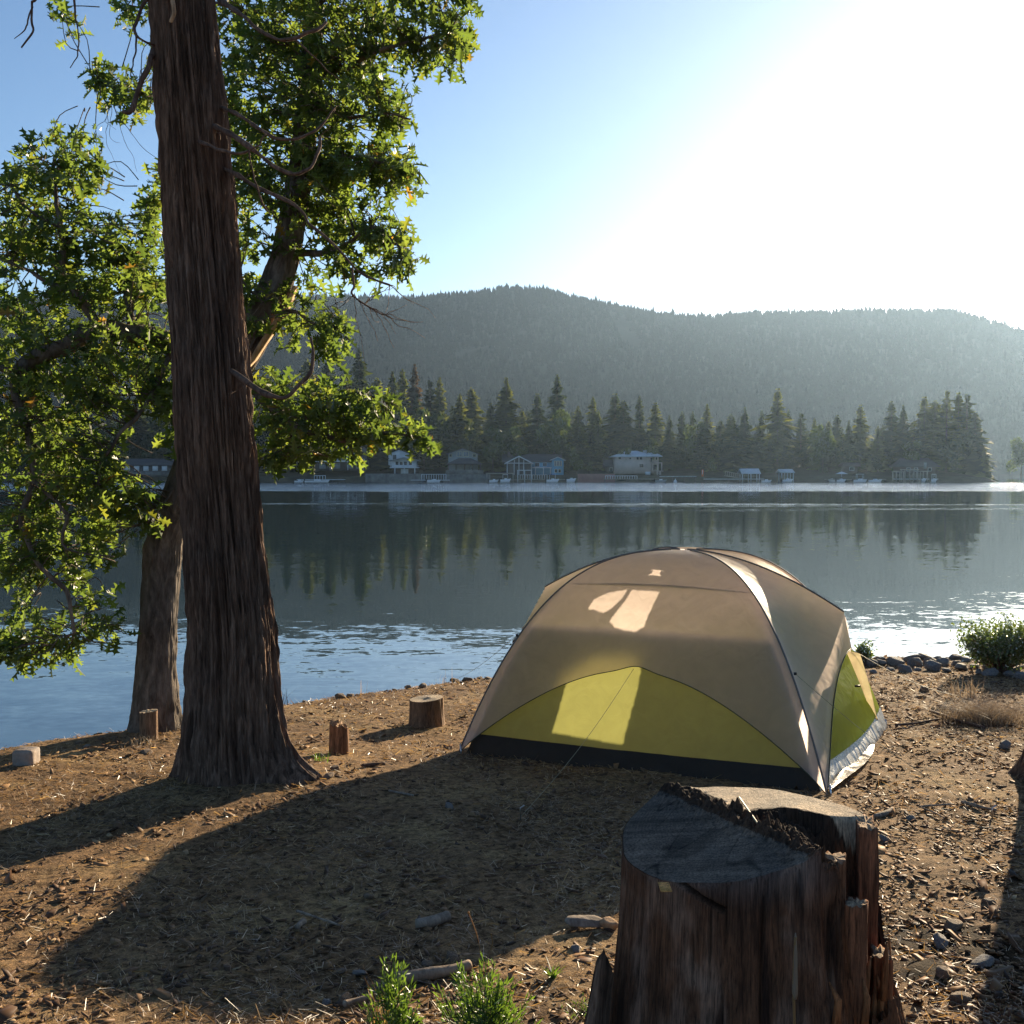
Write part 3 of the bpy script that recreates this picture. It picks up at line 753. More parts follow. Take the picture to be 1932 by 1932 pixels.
# dark cabin and beige villa
d = 340; h = H('cabin', 1160, 893, d, 'low dark cabin tucked beside the beige villa')
bx(h, 'wall', 'paint_dark', d, 1145, 879, 1180, 894, d, d+7); m = MB(); roof_x(m, PX(1143, d), PX(1181, d), d, d+7, PZ(879.5, d), PZ(867, d), .5); m.build('roof', M['roof_dark'], h)
for x in (1150, 1159, 1168): window(h, d, x, 882, x+6, 889)
d = 334; h = H('villa', 1205, 899, d, 'beige two-storey villa with pale metal roof and corner balconies')
bx(h, 'wall', 'paint_beige', d, 1161, 861, 1228, 894, d, d+11); bx(h, 'wing', 'paint_beige', d, 1228.2, 862, 1244, 902, d+2, d+11)
m = MB(); roof_x(m, PX(1161, d), PX(1231, d), d, d+11, PZ(861, d), PZ(850, d), .9, 5); m.build('roof', M['roof_pale'], h)
m = MB(); roof_x(m, PX(1222, d), PX(1245, d), d-.6, d+10.5, PZ(860.5, d), PZ(853, d), .6, 1.5); m.build('roof', M['roof_pale'], h)
posts(h, d, (1219.5,), 849, 858, 'paint_grey', .55, d+4, 'chimney')
for x0, y0, x1, y1 in ((1166,861.7,1172,867),(1187,863,1191,867),(1200,861.5,1205,867.5),(1206.5,861.5,1211,867.5),(1206,875,1214,882)): window(h, d, x0, y0, x1, y1, 'paint_beige')
window(h, d, 1226.5, 863, 1231, 872, 'paint_beige', 'pane', d-.01); window(h, d, 1238, 862, 1242, 868, 'paint_cream', 'pane', d+2); window(h, d, 1232, 876, 1241, 887, 'paint_cream', 'pane', d+2)
bx(h, 'balcony', 'paint_beige', d, 1229, 872.5, 1249, 874, d-.4, d+1.9); bx(h, 'balcony', 'paint_beige', d, 1226, 888, 1251, 889.5, d-.8, d+1.9)
posts(h, d, (1231, 1241, 1248), 874.2, 888, 'paint_beige', .16, d-.2); posts(h, d, (1240, 1245), 889.7, 901, 'paint_beige', .25, d-.2)
bx(h, 'stair', 'paint_white', d, 1217, 890, 1226, 896, d-1.2, d-.05)
# cabin on the headland
d = 334; h = H('cabin', 1732, 893, d, 'dark roofed cabin under tall conifers behind the boat frames')
bx(h, 'wall', 'roof_brown', d, 1702, 880, 1765, 893, d, d+8); m = MB(); roof_x(m, PX(1698, d), PX(1769, d), d, d+8, PZ(880, d), PZ(864, d), .6, 2); m.build('roof', M['roof_dark'], h)
for x in (1710, 1724, 1750): window(h, d, x, 882.5, x+7, 889)
posts(h, d, (1742,), 873, 884, 'paint_grey', .3, d-1.2, 'chimney')
d = 336; h = H('cabin', 1560, 890, d, 'small brown cabin in trees above the moored boats')
bx(h, 'wall', 'roof_brown', d, 1596, 879, 1618, 893, d, d+6); m = MB(); roof_x(m, PX(1594, d), PX(1620, d), d, d+6, PZ(879, d), PZ(873, d), .5); m.build('roof', M['roof_brown'], h)
window(h, d, 1602, 881, 1611, 888)
# lake walls
d = 321.5
for x0, x1, y0, lab in ((690, 800, 893.5, 'low grey stone lake wall below the white porch house'), (1090, 1160, 894, 'low reddish plank lake wall between blue house and villa'), (836, 925, 895, 'grey stone lake wall below the grey arched-window house')):
    m = MB(); a, b = PX(x0, d), PX(x1, d); k = 30
    xs = np.linspace(a, b, k); top = PZ(y0, d) + 0.15 * fbm(xs * .6, 1.0, 2.0)
    V = np.concatenate([np.stack([xs, d - .5 + 0 * xs, -0.3 + 0 * xs], -1), np.stack([xs, d - .35 + .15 * fbm(xs, 3.), top], -1), np.stack([xs, d + .5 + 0 * xs, top], -1), np.stack([xs, d + .6 + 0 * xs, -.3 + 0 * xs], -1)])
    m.add(V, grid_faces(4, k)); tag(m.build('lake_wall', M['deck_red' if 'plank' in lab else 'bank_stone']), lab, 'wall')

# ------------------------------------------------------------------ docks, canopies, boats
def dock(label, d, x0, x1, ytop, wood='deck_wood', railing=None, deep=2.5, name='dock'):
    h = thing(name, (PX((x0+x1)/2, d), d, 0), label, 'dock', None)
    zt = max(0.35, PZ(ytop, d)); a, b = PX(x0, d), PX(x1, d)
    m = MB(); n = max(4, int((b-a)/1.2))
    for i in range(n):
        p, q = a+(b-a)*i/n, a+(b-a)*(i+1)/n-.03
        m.box((p, d, zt-.14), (q, d+deep, zt))
    m.build('deck', M[wood], h)
    for i in range(max(2, int((b-a)/3))+1):
        q = a+.2+(b-a-.4)*i/max(2, int((b-a)/3))
        MB().tube([(q, d+.25, -1.0), (q, d+.25, zt-.145)], .11, 6).build('pile', M['roof_brown'], h)
    if railing:
        rx0, rx1, ry = railing; r = rail(h, d, rx0, rx1, ry, 0, 'paint_white', d+deep-.3) if False else None
        za, zb = zt + .02, PZ(ry, d); m = MB(); A, B = PX(rx0, d), PX(rx1, d); y = d+deep-.2
        m.box((A, y-.05, zb-.12), (B, y+.05, zb)); k = max(4, int((B-A)/.7))
        for i in range(k+1): q = A+(B-A-.12)*i/k; m.box((q, y-.04, za), (q+.12, y+.04, zb-.121))
        if len(railing) == 3: m.build('railing', M['paint_white'], h)
    return h
dock('white railed dock below the white porch house', 315, 775, 848, 905.5, 'paint_white', (794, 841, 894.5))
dock('narrow dock behind the oak branch with small white boats', 316, 560, 650, 904.5, 'paint_white', (590, 612, 897))
dock('small dock with boat lift below the dark truss gable', 315, 920, 976, 905, 'deck_wood')
dock('long dock with white picket fence below the blue house', 316, 978, 1068, 904.5, 'deck_wood', (981, 1033, 895.5))
dock('pale yellow railed dock below the beige villa', 316, 1140, 1245, 903.5, 'deck_wood', (1143, 1204, 897.5))
dock('long pale dock wall past the beige villa', 316, 1246, 1314, 898.5, 'paint_white', None, 2.0)
dock('low floating dock beside the sloped gangway', 316, 1330, 1442, 903.5, 'paint_white')
dock('low dock among the moored boats', 317, 1560, 1672, 904, 'deck_wood')
dock('thin dock under the wooden boat frames', 317, 1690, 1770, 903.5, 'paint_white')
d = 316; h = H('gangway', 1420, 900, d, 'sloped grey gangway with rails beside the white dock canopy', 'gangway')
a, b = PX(1372, d), PX(1408, d); z0, z1 = PZ(895, d), PZ(902, d)
MB().add([(a,d+3,z0-.5),(b,d+3,z1-.3),(b,d+4.4,z1-.3),(a,d+4.4,z0-.5),(a,d+3,z0-.3),(b,d+3,z1-.1),(b,d+4.4,z1-.1),(a,d+4.4,z0-.3)], [(0,3,2,1),(4,5,6,7),(0,1,5,4),(1,2,6,5),(2,3,7,6),(3,0,4,7)]).build('walkway', M['deck_wood'], h)
m = MB(); 
for i in range(10):
    t = i/9; q = a+(b-a)*t; zz = z0+(z1-z0)*t; m.box((q-.06, d+2.9, zz-.29), (q+.06, d+2.99, zz+.85))
m.tube([(a, d+2.94, z0+.88), (b, d+2.94, z1+.88)], .07, 5); m.build('railing', M['deck_wood'], h)
def canopy(label, d, x0, x1, yr, ye, yb, roofm='roof_pale', flat=False):
    h = H('dock_canopy', (x0+x1)/2, yb, d, label, 'canopy')
    m = MB(); 
    if flat: m.box((PX(x0, d), d, PZ(ye, d)), (PX(x1, d), d+4, PZ(yr, d)))
    else: roof_x(m, PX(x0, d), PX(x1, d), d, d+6, PZ(ye, d), PZ(yr, d), .2)
    m.build('roof', M[roofm], h)
    for x in (x0+1, (x0+x1)/2, x1-1):
        for yy in (d+.3, d+3.7): MB().box((PX(x, d)-.1, yy-.1, -.5), (PX(x, d)+.1, yy+.1, PZ(ye, d)-.005)).build('post', M['paint_white'], h)
    return h
canopy('white roofed dock canopy beside the sloped gangway', 317, 1400, 1434, 884, 893, 903)
canopy('small pale dock canopy over a boat', 318, 1474, 1498, 885, 891, 903)
canopy('flat pale boat shelter below the blue house fence', 316, 976, 1004, 886.5, 888, 904, 'paint_white', True)
def frame_rack(label, d, xs, yt, yb):
    h = H('boat_frame', sum(xs)/len(xs), yb, d, label, 'boat lift')
    for x in xs:
        for yy in (d, d+3): MB().box((PX(x, d)-.12, yy-.12, -.6), (PX(x, d)+.12, yy+.12, PZ(yt, d))).build('post', M['deck_wood'], h)
    for yy in (d, d+3): MB().box((PX(min(xs), d)-.3, yy-.1, PZ(yt, d)+.003), (PX(max(xs), d)+.3, yy+.1, PZ(yt, d)+.28)).build('beam', M['deck_wood'], h)
    return h
frame_rack('wooden boat lift frame, tallest on the headland dock', 316, (1707, 1723, 1731), 887, 903)
frame_rack('lower wooden boat lift frame beside the tallest one', 316, (1736, 1749), 890.5, 903)
frame_rack('empty wooden frame at the inner end of headland dock', 316, (1691, 1704), 891, 903)
frame_rack('boat lift frame below the dark truss gable', 314.5, (918.5, 968), 894, 906)
def boat(label, d, x0, x1, ztop=0.9, cover=None, top=None, hull='hull_white', bow=1):
    a, b = PX(x0, d), PX(x1, d); L = b-a; wd = min(2.3, max(1.2, L*.35)); c = (a+b)/2
    h = thing('motor_boat', (c, d, 0), label, 'boat', None)
    m = MB(); k = 9; V = []
    for i in range(k):
        t = i/(k-1); x = (a+L*t) if bow > 0 else (b-L*t)
        ww = wd/2*(1 - max(0, (t-.45)/.55)**2.2*.96); zt = ztop*(.78+.3*t*t)
        V += [(x, d-ww, zt), (x-(.5*t*bow if i else 0), d-ww*.55, -.15), (x-(.5*t*bow if i else 0), d+ww*.55, -.15), (x, d+ww, zt), (x, d, zt-.12)]
    m.add(V, grid_faces(k, 5, True)); m.add(V[:5], [(0,1,2,3,4)]); m.build('hull', M[hull], h)
    zt = ztop*.8
    x1c, x2c = c-.12*L*bow, c+.12*L*bow
    lo, hi = min(x1c, x2c), max(x1c, x2c)
    MB().box((lo, d-wd*.32, zt-.1), (hi, d+wd*.32, zt+.35)).build('cabin', M['hull_white'], h)
    MB().add([(hi if bow>0 else lo, d-wd*.33, zt+.3), (hi if bow>0 else lo, d+wd*.33, zt+.3), (c, d+wd*.28, zt+.8), (c, d-wd*.28, zt+.8), (c-.04*bow, d-wd*.28, zt+.8), (c-.04*bow, d+wd*.28, zt+.8)], [(0,1,2,3),(2,3,4,5)]).build('windshield', M['pane'], h)
    if top:
        MB().box((c-L*.28, d-wd*.45, zt+top), (c+L*.22, d+wd*.45, zt+top+.12)).build('canopy', M[cover], h)
        for sx in (-.26, .2):
            for sy in (-.42, .42): MB().tube([(c+L*sx, d+wd*sy, zt-.05), (c+L*sx, d+wd*sy, zt+top-.003)], .04, 5).build('canopy_pole', M['paint_white'], h)
    MB().box((a-.35 if bow>0 else b+.05, d-.2, .1), (a-.02 if bow>0 else b+.35, d+.2, ztop+.25)).build('outboard_motor', M['black'], h)
    return h
boat('white motor boat with bright blue canopy at the fence dock', 313.5, 1031, 1055, .9, 'canvas_blue', 1.5)
boat('white motor boat nosing out at the end of fence dock', 312.5, 1069, 1087, 1.1)
boat('white boat raised in the lift below the truss gable', 313, 944, 964, 1.0, 'hull_white', 1.3)
boat('low white boat in the frame beside the raised one', 313, 923, 941, .7)
boat('small white boat at the narrow dock by the oak branch', 313, 556, 574, .55)
boat('long pale boat at the narrow dock by the oak branch', 313, 576, 622, .6)
boat('grey covered boat beside the pale yellow railed dock', 313.5, 1236, 1258, .7, hull='paint_grey')
boat('pale boat at the white railed dock', 313, 806, 832, .7)
boat('white speedboat under the small pale dock canopy', 314, 1476, 1496, .9)
boat('low boat beside the white dock canopy', 314, 1436, 1456, .6)
boat('white boat beneath the white umbrella', 314, 1578, 1596, .8)
boat('white pontoon boat with flat top among the moored boats', 314.5, 1610, 1636, .8, 'hull_white', 1.6)
boat('pale pontoon boat nosing past the flat-topped one', 314, 1638, 1664, .75)
boat('small bright boat behind the umbrella boat', 318, 1562, 1576, .8, bow=-1)
boat('white canopied boat at the end of headland dock', 314, 1756, 1768, .9, 'hull_white', 1.5)
boat('white boat under the lower wooden lift frame', 317.3, 1738, 1748, 1.0)
d = 317; h = H('umbrella', 1590, 898, d, 'white umbrella above the moored boats', 'umbrella')
m = MB(); xc, zc = PX(1590, d), PZ(891, d)
m.add([(xc + 1.9*math.cos(i*math.pi/4), d+1.2+1.9*math.sin(i*math.pi/4), zc-.5) for i in range(8)] + [(xc, d+1.2, zc+.2)], [(i, (i+1) % 8, 8) for i in range(8)]); m.build('shade', M['paint_white'], h)
MB().tube([(xc, d+1.2, .3), (xc, d+1.2, zc+.1)], .05, 6).build('pole', M['paint_white'], h)
d = 318; h = H('upright_board', 1325, 897, d, 'orange upright board with a pale stripe past the dock wall', 'board')
bx(h, 'panel', 'orange_paint', d, 1323.6, 886, 1327.2, 899, d, d+.2); bx(h, 'stripe', 'hull_white', d, 1324.6, 886.5, 1325.6, 895, d-.06, d-.005)
d = 300; h = H('buoy', 1274, 911, d, 'small white buoy floating off the beige villa', 'buoy')
m = MB(); a = np.arange(10)/10*2*np.pi; V = []
for r_, z_ in ((.05,-.15),(.42,0),(.5,.3),(.4,.6),(.12,.85),(.08,1.15)): V += [(PX(1274, d)+r_*math.cos(t), d+r_*math.sin(t), z_) for t in a]
m.add(V, grid_faces(6, 10, True)); m.build('float', M['hull_white'], h, True)
MB().tube([(PX(1274, d), d, 1.1), (PX(1274, d), d, 1.5)], .06, 6).build('top_mark', M['black'], h)
# ------------------------------------------------------------------ cedar
def trunk_surface(cx, cy, rad, zs, nseg, furrow, seed, freq=9.0, zf=0.75, flare=None, coarse=0.0):
    """cx, cy, rad: functions of z. Returns the displaced bark surface as vertices."""
    a = np.arange(nseg) / nseg * 2 * np.pi
    A, ZZ = np.meshgrid(a, zs)
    r0 = rad(ZZ)
    u, v = np.cos(A), np.sin(A)
    tw = A + 0.10 * perlin(ZZ * 0.6, 0.3, seed)
    ux, vx = np.cos(tw), np.sin(tw)
    n1 = perlin(ux * freq * .42, vx * freq * .42, ZZ * zf + seed)
    n2 = perlin(ux * freq + 3, vx * freq, ZZ * zf * 1.6 + seed)
    n3 = perlin(ux * freq * 2.6, vx * freq * 2.6, ZZ * 4.0 + seed)
    n4 = perlin(ux * freq * 1.2, vx * freq * 1.2, ZZ * 11 + seed)
    ridge = (1 - np.abs(n1)) ** 2 * .9 + (1 - np.abs(n2)) ** 2 * .8
    d = furrow * (ridge - 1.30) + furrow * .35 * n3 + furrow * .25 * n4
    rr = r0 + d * np.minimum(1, r0 / 0.2)
    if coarse: rr = rr * (1 + coarse * perlin(u * 1.2, v * 1.2, ZZ * 1.1 + seed))
    if flare is not None: rr = rr + flare(A, ZZ)
    return np.stack([cx(ZZ) + rr * u, cy(ZZ) + rr * v, ZZ], -1)
cz0 = float(base_z(*CEDAR_XY))
CD = CEDAR_XY[1]
pys = np.array([1478, 1400, 1200, 1000, 700, 350, 0]); cxs = np.array([449, 440, 436, 421, 402, 380, 355]); cws = np.array([178, 174, 156, 140, 136, 126, 116])
czz = np.array([P(966, p, CD).z for p in pys]); cxx = np.array([(c - 966) / F * CD for c in cxs]); crr = cws / F * CD / 2
top_z = 13.0
czz = np.append(czz, top_z); cxx = np.append(cxx, cxx[-1] - .42); crr = np.append(crr, 0.07)
cx_f = lambda z: np.interp(z, czz, cxx); r_f = lambda z: np.interp(z, czz, crr)
def cedar_flare(A, Z):
    h = np.maximum(Z - cz0, -.2)
    e = np.exp(-np.maximum(h, 0) / 0.20)
    lobes = 0.05 + 0.05 * perlin(np.cos(A) * 2.2, np.sin(A) * 2.2, 1.5) 
    right = 0.19 * np.exp(-((np.angle(np.exp(1j * (A + 0.25)))) / 0.5) ** 2) * np.exp(-np.maximum(h, 0) / 0.14)
    left = 0.05 * np.exp(-((np.angle(np.exp(1j * (A - 3.3)))) / 0.6) ** 2)
    return e * (lobes + left) + right + np.where(h < 0, -h * .25, 0)
zs = np.concatenate([np.linspace(cz0 - .2, cz0 + .6, 90), np.linspace(cz0 + .61, 7.0, 420), np.linspace(7.1, top_z, 50)])
ced = thing('cedar_tree', (CEDAR_XY[0], CD, cz0), 'tall straight reddish-barked cedar with dead curved limbs standing left of the tent', 'tree')
Vt = trunk_surface(cx_f, lambda z: CD + 0 * z, r_f, zs, 440, 0.046, 2.0, 10.0, .40, cedar_flare)
MB().add(Vt.reshape(-1, 3), grid_faces(len(zs), 440, True)).build('trunk', M['cedar_bark'], ced, True)
def limb(root, name, pts, r0, r1, mat, depth=None, n=8, wob=.28, k=8):
    """pts: (px, py, depth)"""
    W = [P(*p) if len(p) == 3 else P(p[0], p[1], depth) for p in pts]
    pth = smooth_path(W, k)
    t = np.linspace(0, 1, len(pth))
    pth = np.array([tuple(q) for q in pth])
    L = np.linalg.norm(pth[-1] - pth[0])
    pth += (np.stack([perlin(t * 7 + pts[0][0], 1.1, .3), perlin(t * 7 + pts[0][1], 5.1, .9), perlin(t * 6 + pts[0][0], 9.1, .7)], -1)) * .026 * L * (t * (1 - t) * 4)[:, None]
    m = MB().tube(pth, (r0 + (r1 - r0) * t ** .8) * (.8 if mat == 'dead_wood' else 1), n, None, wob)
    return m.build(name, M[mat], root, True)
c = CD
limb(ced, 'branch', [(405,-8,c-.1),(428,6,c-.25),(462,32,c-.4),(506,63,c-.55),(554,73,c-.6),(590,62,c-.6),(616,42,c-.55)], .020, .009, 'dead_wood')
limb(ced, 'branch', [(556,74,c-.6),(580,96,c-.6),(612,128,c-.55),(640,150,c-.5)], .008, .004, 'dead_wood')
limb(ced, 'branch', [(418,203,c-.05),(455,218,c-.25),(500,250,c-.4),(555,262,c-.45),(600,240,c-.4),(632,203,c-.35)], .018, .006, 'dead_wood')
limb(ced, 'branch', [(405,238,c-.15),(448,258,c-.35),(490,292,c-.5),(540,322,c-.6),(582,320,c-.6),(600,290,c-.55),(604,258,c-.5)], .022, .008, 'dead_wood')
limb(ced, 'branch', [(372,266,c-.15),(395,274,c-.3),(430,287,c-.45),(470,285,c-.5),(490,268,c-.5),(502,252,c-.5)], .016, .004, 'dead_wood')
limb(ced, 'branch', [(470,286,c-.5),(474,310,c-.5),(482,345,c-.5),(496,385,c-.45),(510,405,c-.4)], .008, .004, 'dead_wood')
limb(ced, 'branch', [(418,316,c-.05),(455,332,c-.2),(500,360,c-.35),(566,394,c-.5),(600,430,c-.55),(642,482,c-.6),(690,522,c-.6),(736,538,c-.6)], .020, .007, 'dead_wood')
limb(ced, 'branch', [(664,505,c-.6),(668,540,c-.6),(664,556,c-.6),(690,575,c-.55),(718,592,c-.5)], .011, .004, 'dead_wood')
limb(ced, 'branch', [(430,698,c-.1),(455,712,c-.3),(495,738,c-.45),(530,750,c-.5),(562,730,c-.5),(585,700,c-.5),(591,665,c-.5),(586,636,c-.5)], .024, .010, 'dead_wood')
limb(ced, 'branch', [(305,62,c-.02),(292,92,c-.1),(278,128,c-.2),(262,170,c-.25),(247,208,c-.3),(232,210,c-.3)], .030, .012, 'dead_wood')
limb(ced, 'branch', [(292,-12,c),(275,0,c-.1),(258,40,c-.15),(256,60,c-.2),(272,78,c-.2),(296,86,c-.1)], .020, .006, 'dead_wood')
limb(ced, 'branch', [(257,62,c-.2),(256,95,c-.2),(250,125,c-.2),(246,145,c-.2)], .008, .003, 'dead_wood')
limb(ced, 'branch', [(300,-50,c),(180,-60,c-.3),(75,-6,c-.5),(58,14,c-.5),(62,55,c-.5),(40,90,c-.5)], .016, .005, 'dead_wood')
limb(ced, 'branch', [(62,12,c-.5),(54,30,c-.5),(48,55,c-.5),(27,73,c-.5)], .007, .003, 'dead_wood')
limb(ced, 'branch', [(190,-58,c-.3),(146,-20,c-.4),(143,30,c-.4),(150,70,c-.4),(145,105,c-.4),(132,128,c-.4)], .010, .004, 'dead_wood')
limb(ced, 'branch', [(318,-30,c-.24),(324,-8,c-.30),(328,22,c-.34),(322,42,c-.34)], .012, .009, 'torn_wood')
rg = np.random.default_rng(9)
def twigs(root, seeds, n, length, d, mat='dead_wood', down=.3, r=.0028):
    for (px, py, dx, dy) in seeds:
        for i in range(n):
            pts = [(px, py, d)]
            x, y = px, py
            ax = dx + rg.normal() * .5; ay = dy + rg.normal() * .4
            for s in range(7):
                x += ax * length / 7 * rg.uniform(.7, 1.2); y += ay * length / 7 * rg.uniform(.7, 1.2)
                ax += rg.normal() * .28; ay += rg.normal() * .28 + down * .1
                pts.append((x, y, d + rg.normal() * .04))
            limb(root, 'twig', pts, r, r * .4, mat, n=4, wob=0, k=3)
twigs(ced, [(718,592,.8,.1),(700,580,.3,.5),(736,538,.7,.4),(668,556,-.2,.8),(690,572,.8,-.3)], 4, 62, c-.55, r=.0036)
twigs(ced, [(210,195,.1,.9),(205,205,-.2,1),(215,200,.3,.9)], 2, 95, c-.3)
twigs(ced, [(600,260,.4,-.5),(636,200,.5,-.5),(510,405,.5,.4)], 2, 40, c-.45)
twigs(ced, [(470,720,-.5,.9),(430,300,.2,1)], 1, 70, c-.4)

# ------------------------------------------------------------------ oak
ob = Gp(290, 1376)
OD = ob.y
oak = thing('oak_tree', ob, 'leaning oak with broad leafy crown growing at the water edge behind the cedar', 'tree')
opy = np.array([1386, 1340, 1250, 1150, 1030, 940, 850, 770, 700, 640, 560, 480, 400, 300, 150, 0, -200, -420])
opx = np.array([289, 289, 291, 297, 306, 336, 372, 408, 441, 474, 516, 543, 558, 576, 590, 600, 612, 630])
opw = .92 * np.array([94, 90, 80, 74, 76, 72, 72, 76, 82, 84, 74, 60, 54, 50, 44, 36, 24, 12])
oz = np.array([P(966, p, OD).z for p in opy]); ox = (opx - 966) / F * OD; orr = opw / F * OD / 2
ox_f = lambda z: np.interp(z, oz, ox); or_f = lambda z: np.interp(z, oz, orr)
def oak_flare(A, Z):
    h = np.maximum(Z - ob.z, 0)
    return np.exp(-h / .16) * (0.03 + .06 * np.maximum(0, perlin(np.cos(A) * 2, np.sin(A) * 2, 3.5)))
zs = np.linspace(ob.z - .3, oz[-1], 420)
Vt = trunk_surface(ox_f, lambda z: OD + 0 * z, or_f, zs, 150, 0.014, 7.0, 8.0, 3.2, oak_flare, .05)
MB().add(Vt.reshape(-1, 3), grid_faces(len(zs), 150, True)).build('trunk', M['oak_bark'], oak, True)
D = OD
LIMBS = [
 ([(430,712,D),(380,672,D-.1),(330,645,D-.2),(260,628,D-.3),(190,620,D-.4),(120,650,D-.5),(60,680,D-.55),(30,702,D-.6)], .085, .055),
 ([(30,702,D-.6),(34,760,D-.65),(58,830,D-.7),(62,905,D-.7),(40,965,D-.75),(42,1012,D-.8),(72,1062,D-.8),(112,1102,D-.8),(132,1135,D-.8),(140,1195,D-.8)], .040, .010),
 ([(30,702,D-.6),(-40,690,D-.6),(-130,720,D-.7)], .04, .02),
 ([(62,905,D-.7),(110,950,D-.8),(125,980,D-.8),(118,1030,D-.8),(160,1045,D-.8),(215,1050,D-.8)], .018, .006),
 ([(190,620,D-.4),(150,560,D-.4),(120,500,D-.4),(118,430,D-.4),(105,380,D-.4),(100,310,D-.4)], .045, .010),
 ([(118,430,D-.4),(60,400,D-.5),(20,350,D-.5)], .016, .006),
 ([(150,560,D-.4),(70,520,D-.4),(-20,480,D-.4)], .025, .010),
 ([(260,628,D-.3),(240,560,D),(260,480,D+.2),(290,400,D+.2),(310,340,D+.2)], .035, .008),
 ([(330,645,D-.2),(300,720,D-.5),(250,790,D-.8),(200,860,D-.9),(180,920,D-.9)], .025, .008),
 ([(545,480,D),(600,475,D-.2),(640,470,D-.3),(700,430,D-.4),(760,470,D-.4)], .032, .008),
 ([(560,390,D),(480,330,D+.3),(440,250,D+.4),(420,180,D+.4)], .035, .008),
 ([(570,330,D),(640,300,D-.2),(720,310,D-.3),(780,330,D-.4)], .035, .008),
 ([(590,150,D),(660,120,D-.3),(740,90,D-.4),(850,60,D-.5)], .035, .008),
 ([(590,180,D),(650,220,D-.3),(720,215,D-.4),(775,225,D-.4)], .02, .006),
 ([(590,120,D),(500,60,D+.3),(430,10,D+.4),(330,20,D+.4),(240,10,D+.3)], .035, .008),
 ([(480,330,D+.1),(420,240,D+.1),(330,200,D),(240,170,D-.05),(180,160,D-.1)], .022, .006),
 ([(600,0,D),(700,-40,D-.3),(820,-60,D-.4)], .03, .01),
 ([(455,690,D-.1),(500,760,D-.3),(560,800,D-.4),(640,828,D-.5),(720,815,D-.5),(790,825,D-.5)], .045, .008),
 ([(560,800,D-.4),(610,770,D-.4),(670,740,D-.4),(730,760,D-.4)], .018, .005),
 ([(540,790,D-.4),(560,840,D-.4),(620,862,D-.5)], .016, .005),
 ([(500,590,D),(560,590,D-.3),(610,620,D-.3),(640,600,D-.3)], .02, .005),
 ([(500,575,D),(470,545,D-.2),(450,520,D-.2)], .015, .005),
 ([(345,900,D),(300,960,D-.3),(285,985,D-.35)], .010, .004),
]
LP = []
for pts, r0, r1 in LIMBS:
    limb(oak, 'limb', pts, r0, r1, 'oak_bark', n=10, wob=.2)
    LP += [tuple(q) for q in smooth_path([P(*p) for p in pts], 6)]
LP = np.array(LP)
# the long torn strip of pale wood on the leaning part
W = [P(x, y, D - .16) for x, y in ((556,540),(540,575),(515,612),(490,650),(474,680),(458,702))]
mb = MB(); wd = [.012, .035, .045, .045, .03, .01]; V = []
for q, ww in zip(W, wd):
    V += [(q.x - ww*.7, q.y + .05, q.z), (q.x, q.y - .05, q.z - ww*.2), (q.x + ww, q.y - .02, q.z), (q.x + ww*.9, q.y + .08, q.z + .01)]
mb.add(V, grid_faces(6, 4, True)).build('torn_strip', M['torn_wood'], oak)

# leaves: rosettes at twig ends; blobs give where the foliage hangs (px, py, rx, ry, depth spread, rosettes)
def leaf_template():
    h = [(0, 0), (.10, .012), (.22, .055), (.25, .20), (.29, .21), (.38, .075), (.46, .10), (.52, .36), (.57, .33), (.62, .10), (.70, .12), (.80, .27), (.83, .22), (.86, .06), (1.0, 0)]
    h = np.array(h)
    up = np.stack([h[:, 0], h[:, 1], .35 * h[:, 1] - .16 * h[:, 0] ** 2], -1)
    dn = up[1:-1].copy(); dn[:, 1] *= -1
    V = np.concatenate([up, dn]); n = len(h)
    f1 = list(range(n)); f2 = [0] + [n - 1] + list(range(n + len(dn) - 1, n - 1, -1))
    return V, np.array(f1)[None], np.array(f2)[None]
def place_leaves(mb, T, f1, pos, axis, nrm, size):
    b = np.cross(nrm, axis); b /= np.linalg.norm(b, axis=1)[:, None] + 1e-9
    n2 = np.cross(axis, b)
    V = pos[:, None] + (T[None, :, 0:1] * axis[:, None] + T[None, :, 1:2] * b[:, None] + T[None, :, 2:3] * n2[:, None]) * size[:, None, None]
    off = np.arange(len(pos))[:, None] * len(T)
    base = mb.n
    mb.add(V.reshape(-1, 3), (f1[0][None] + off))
    return base, off
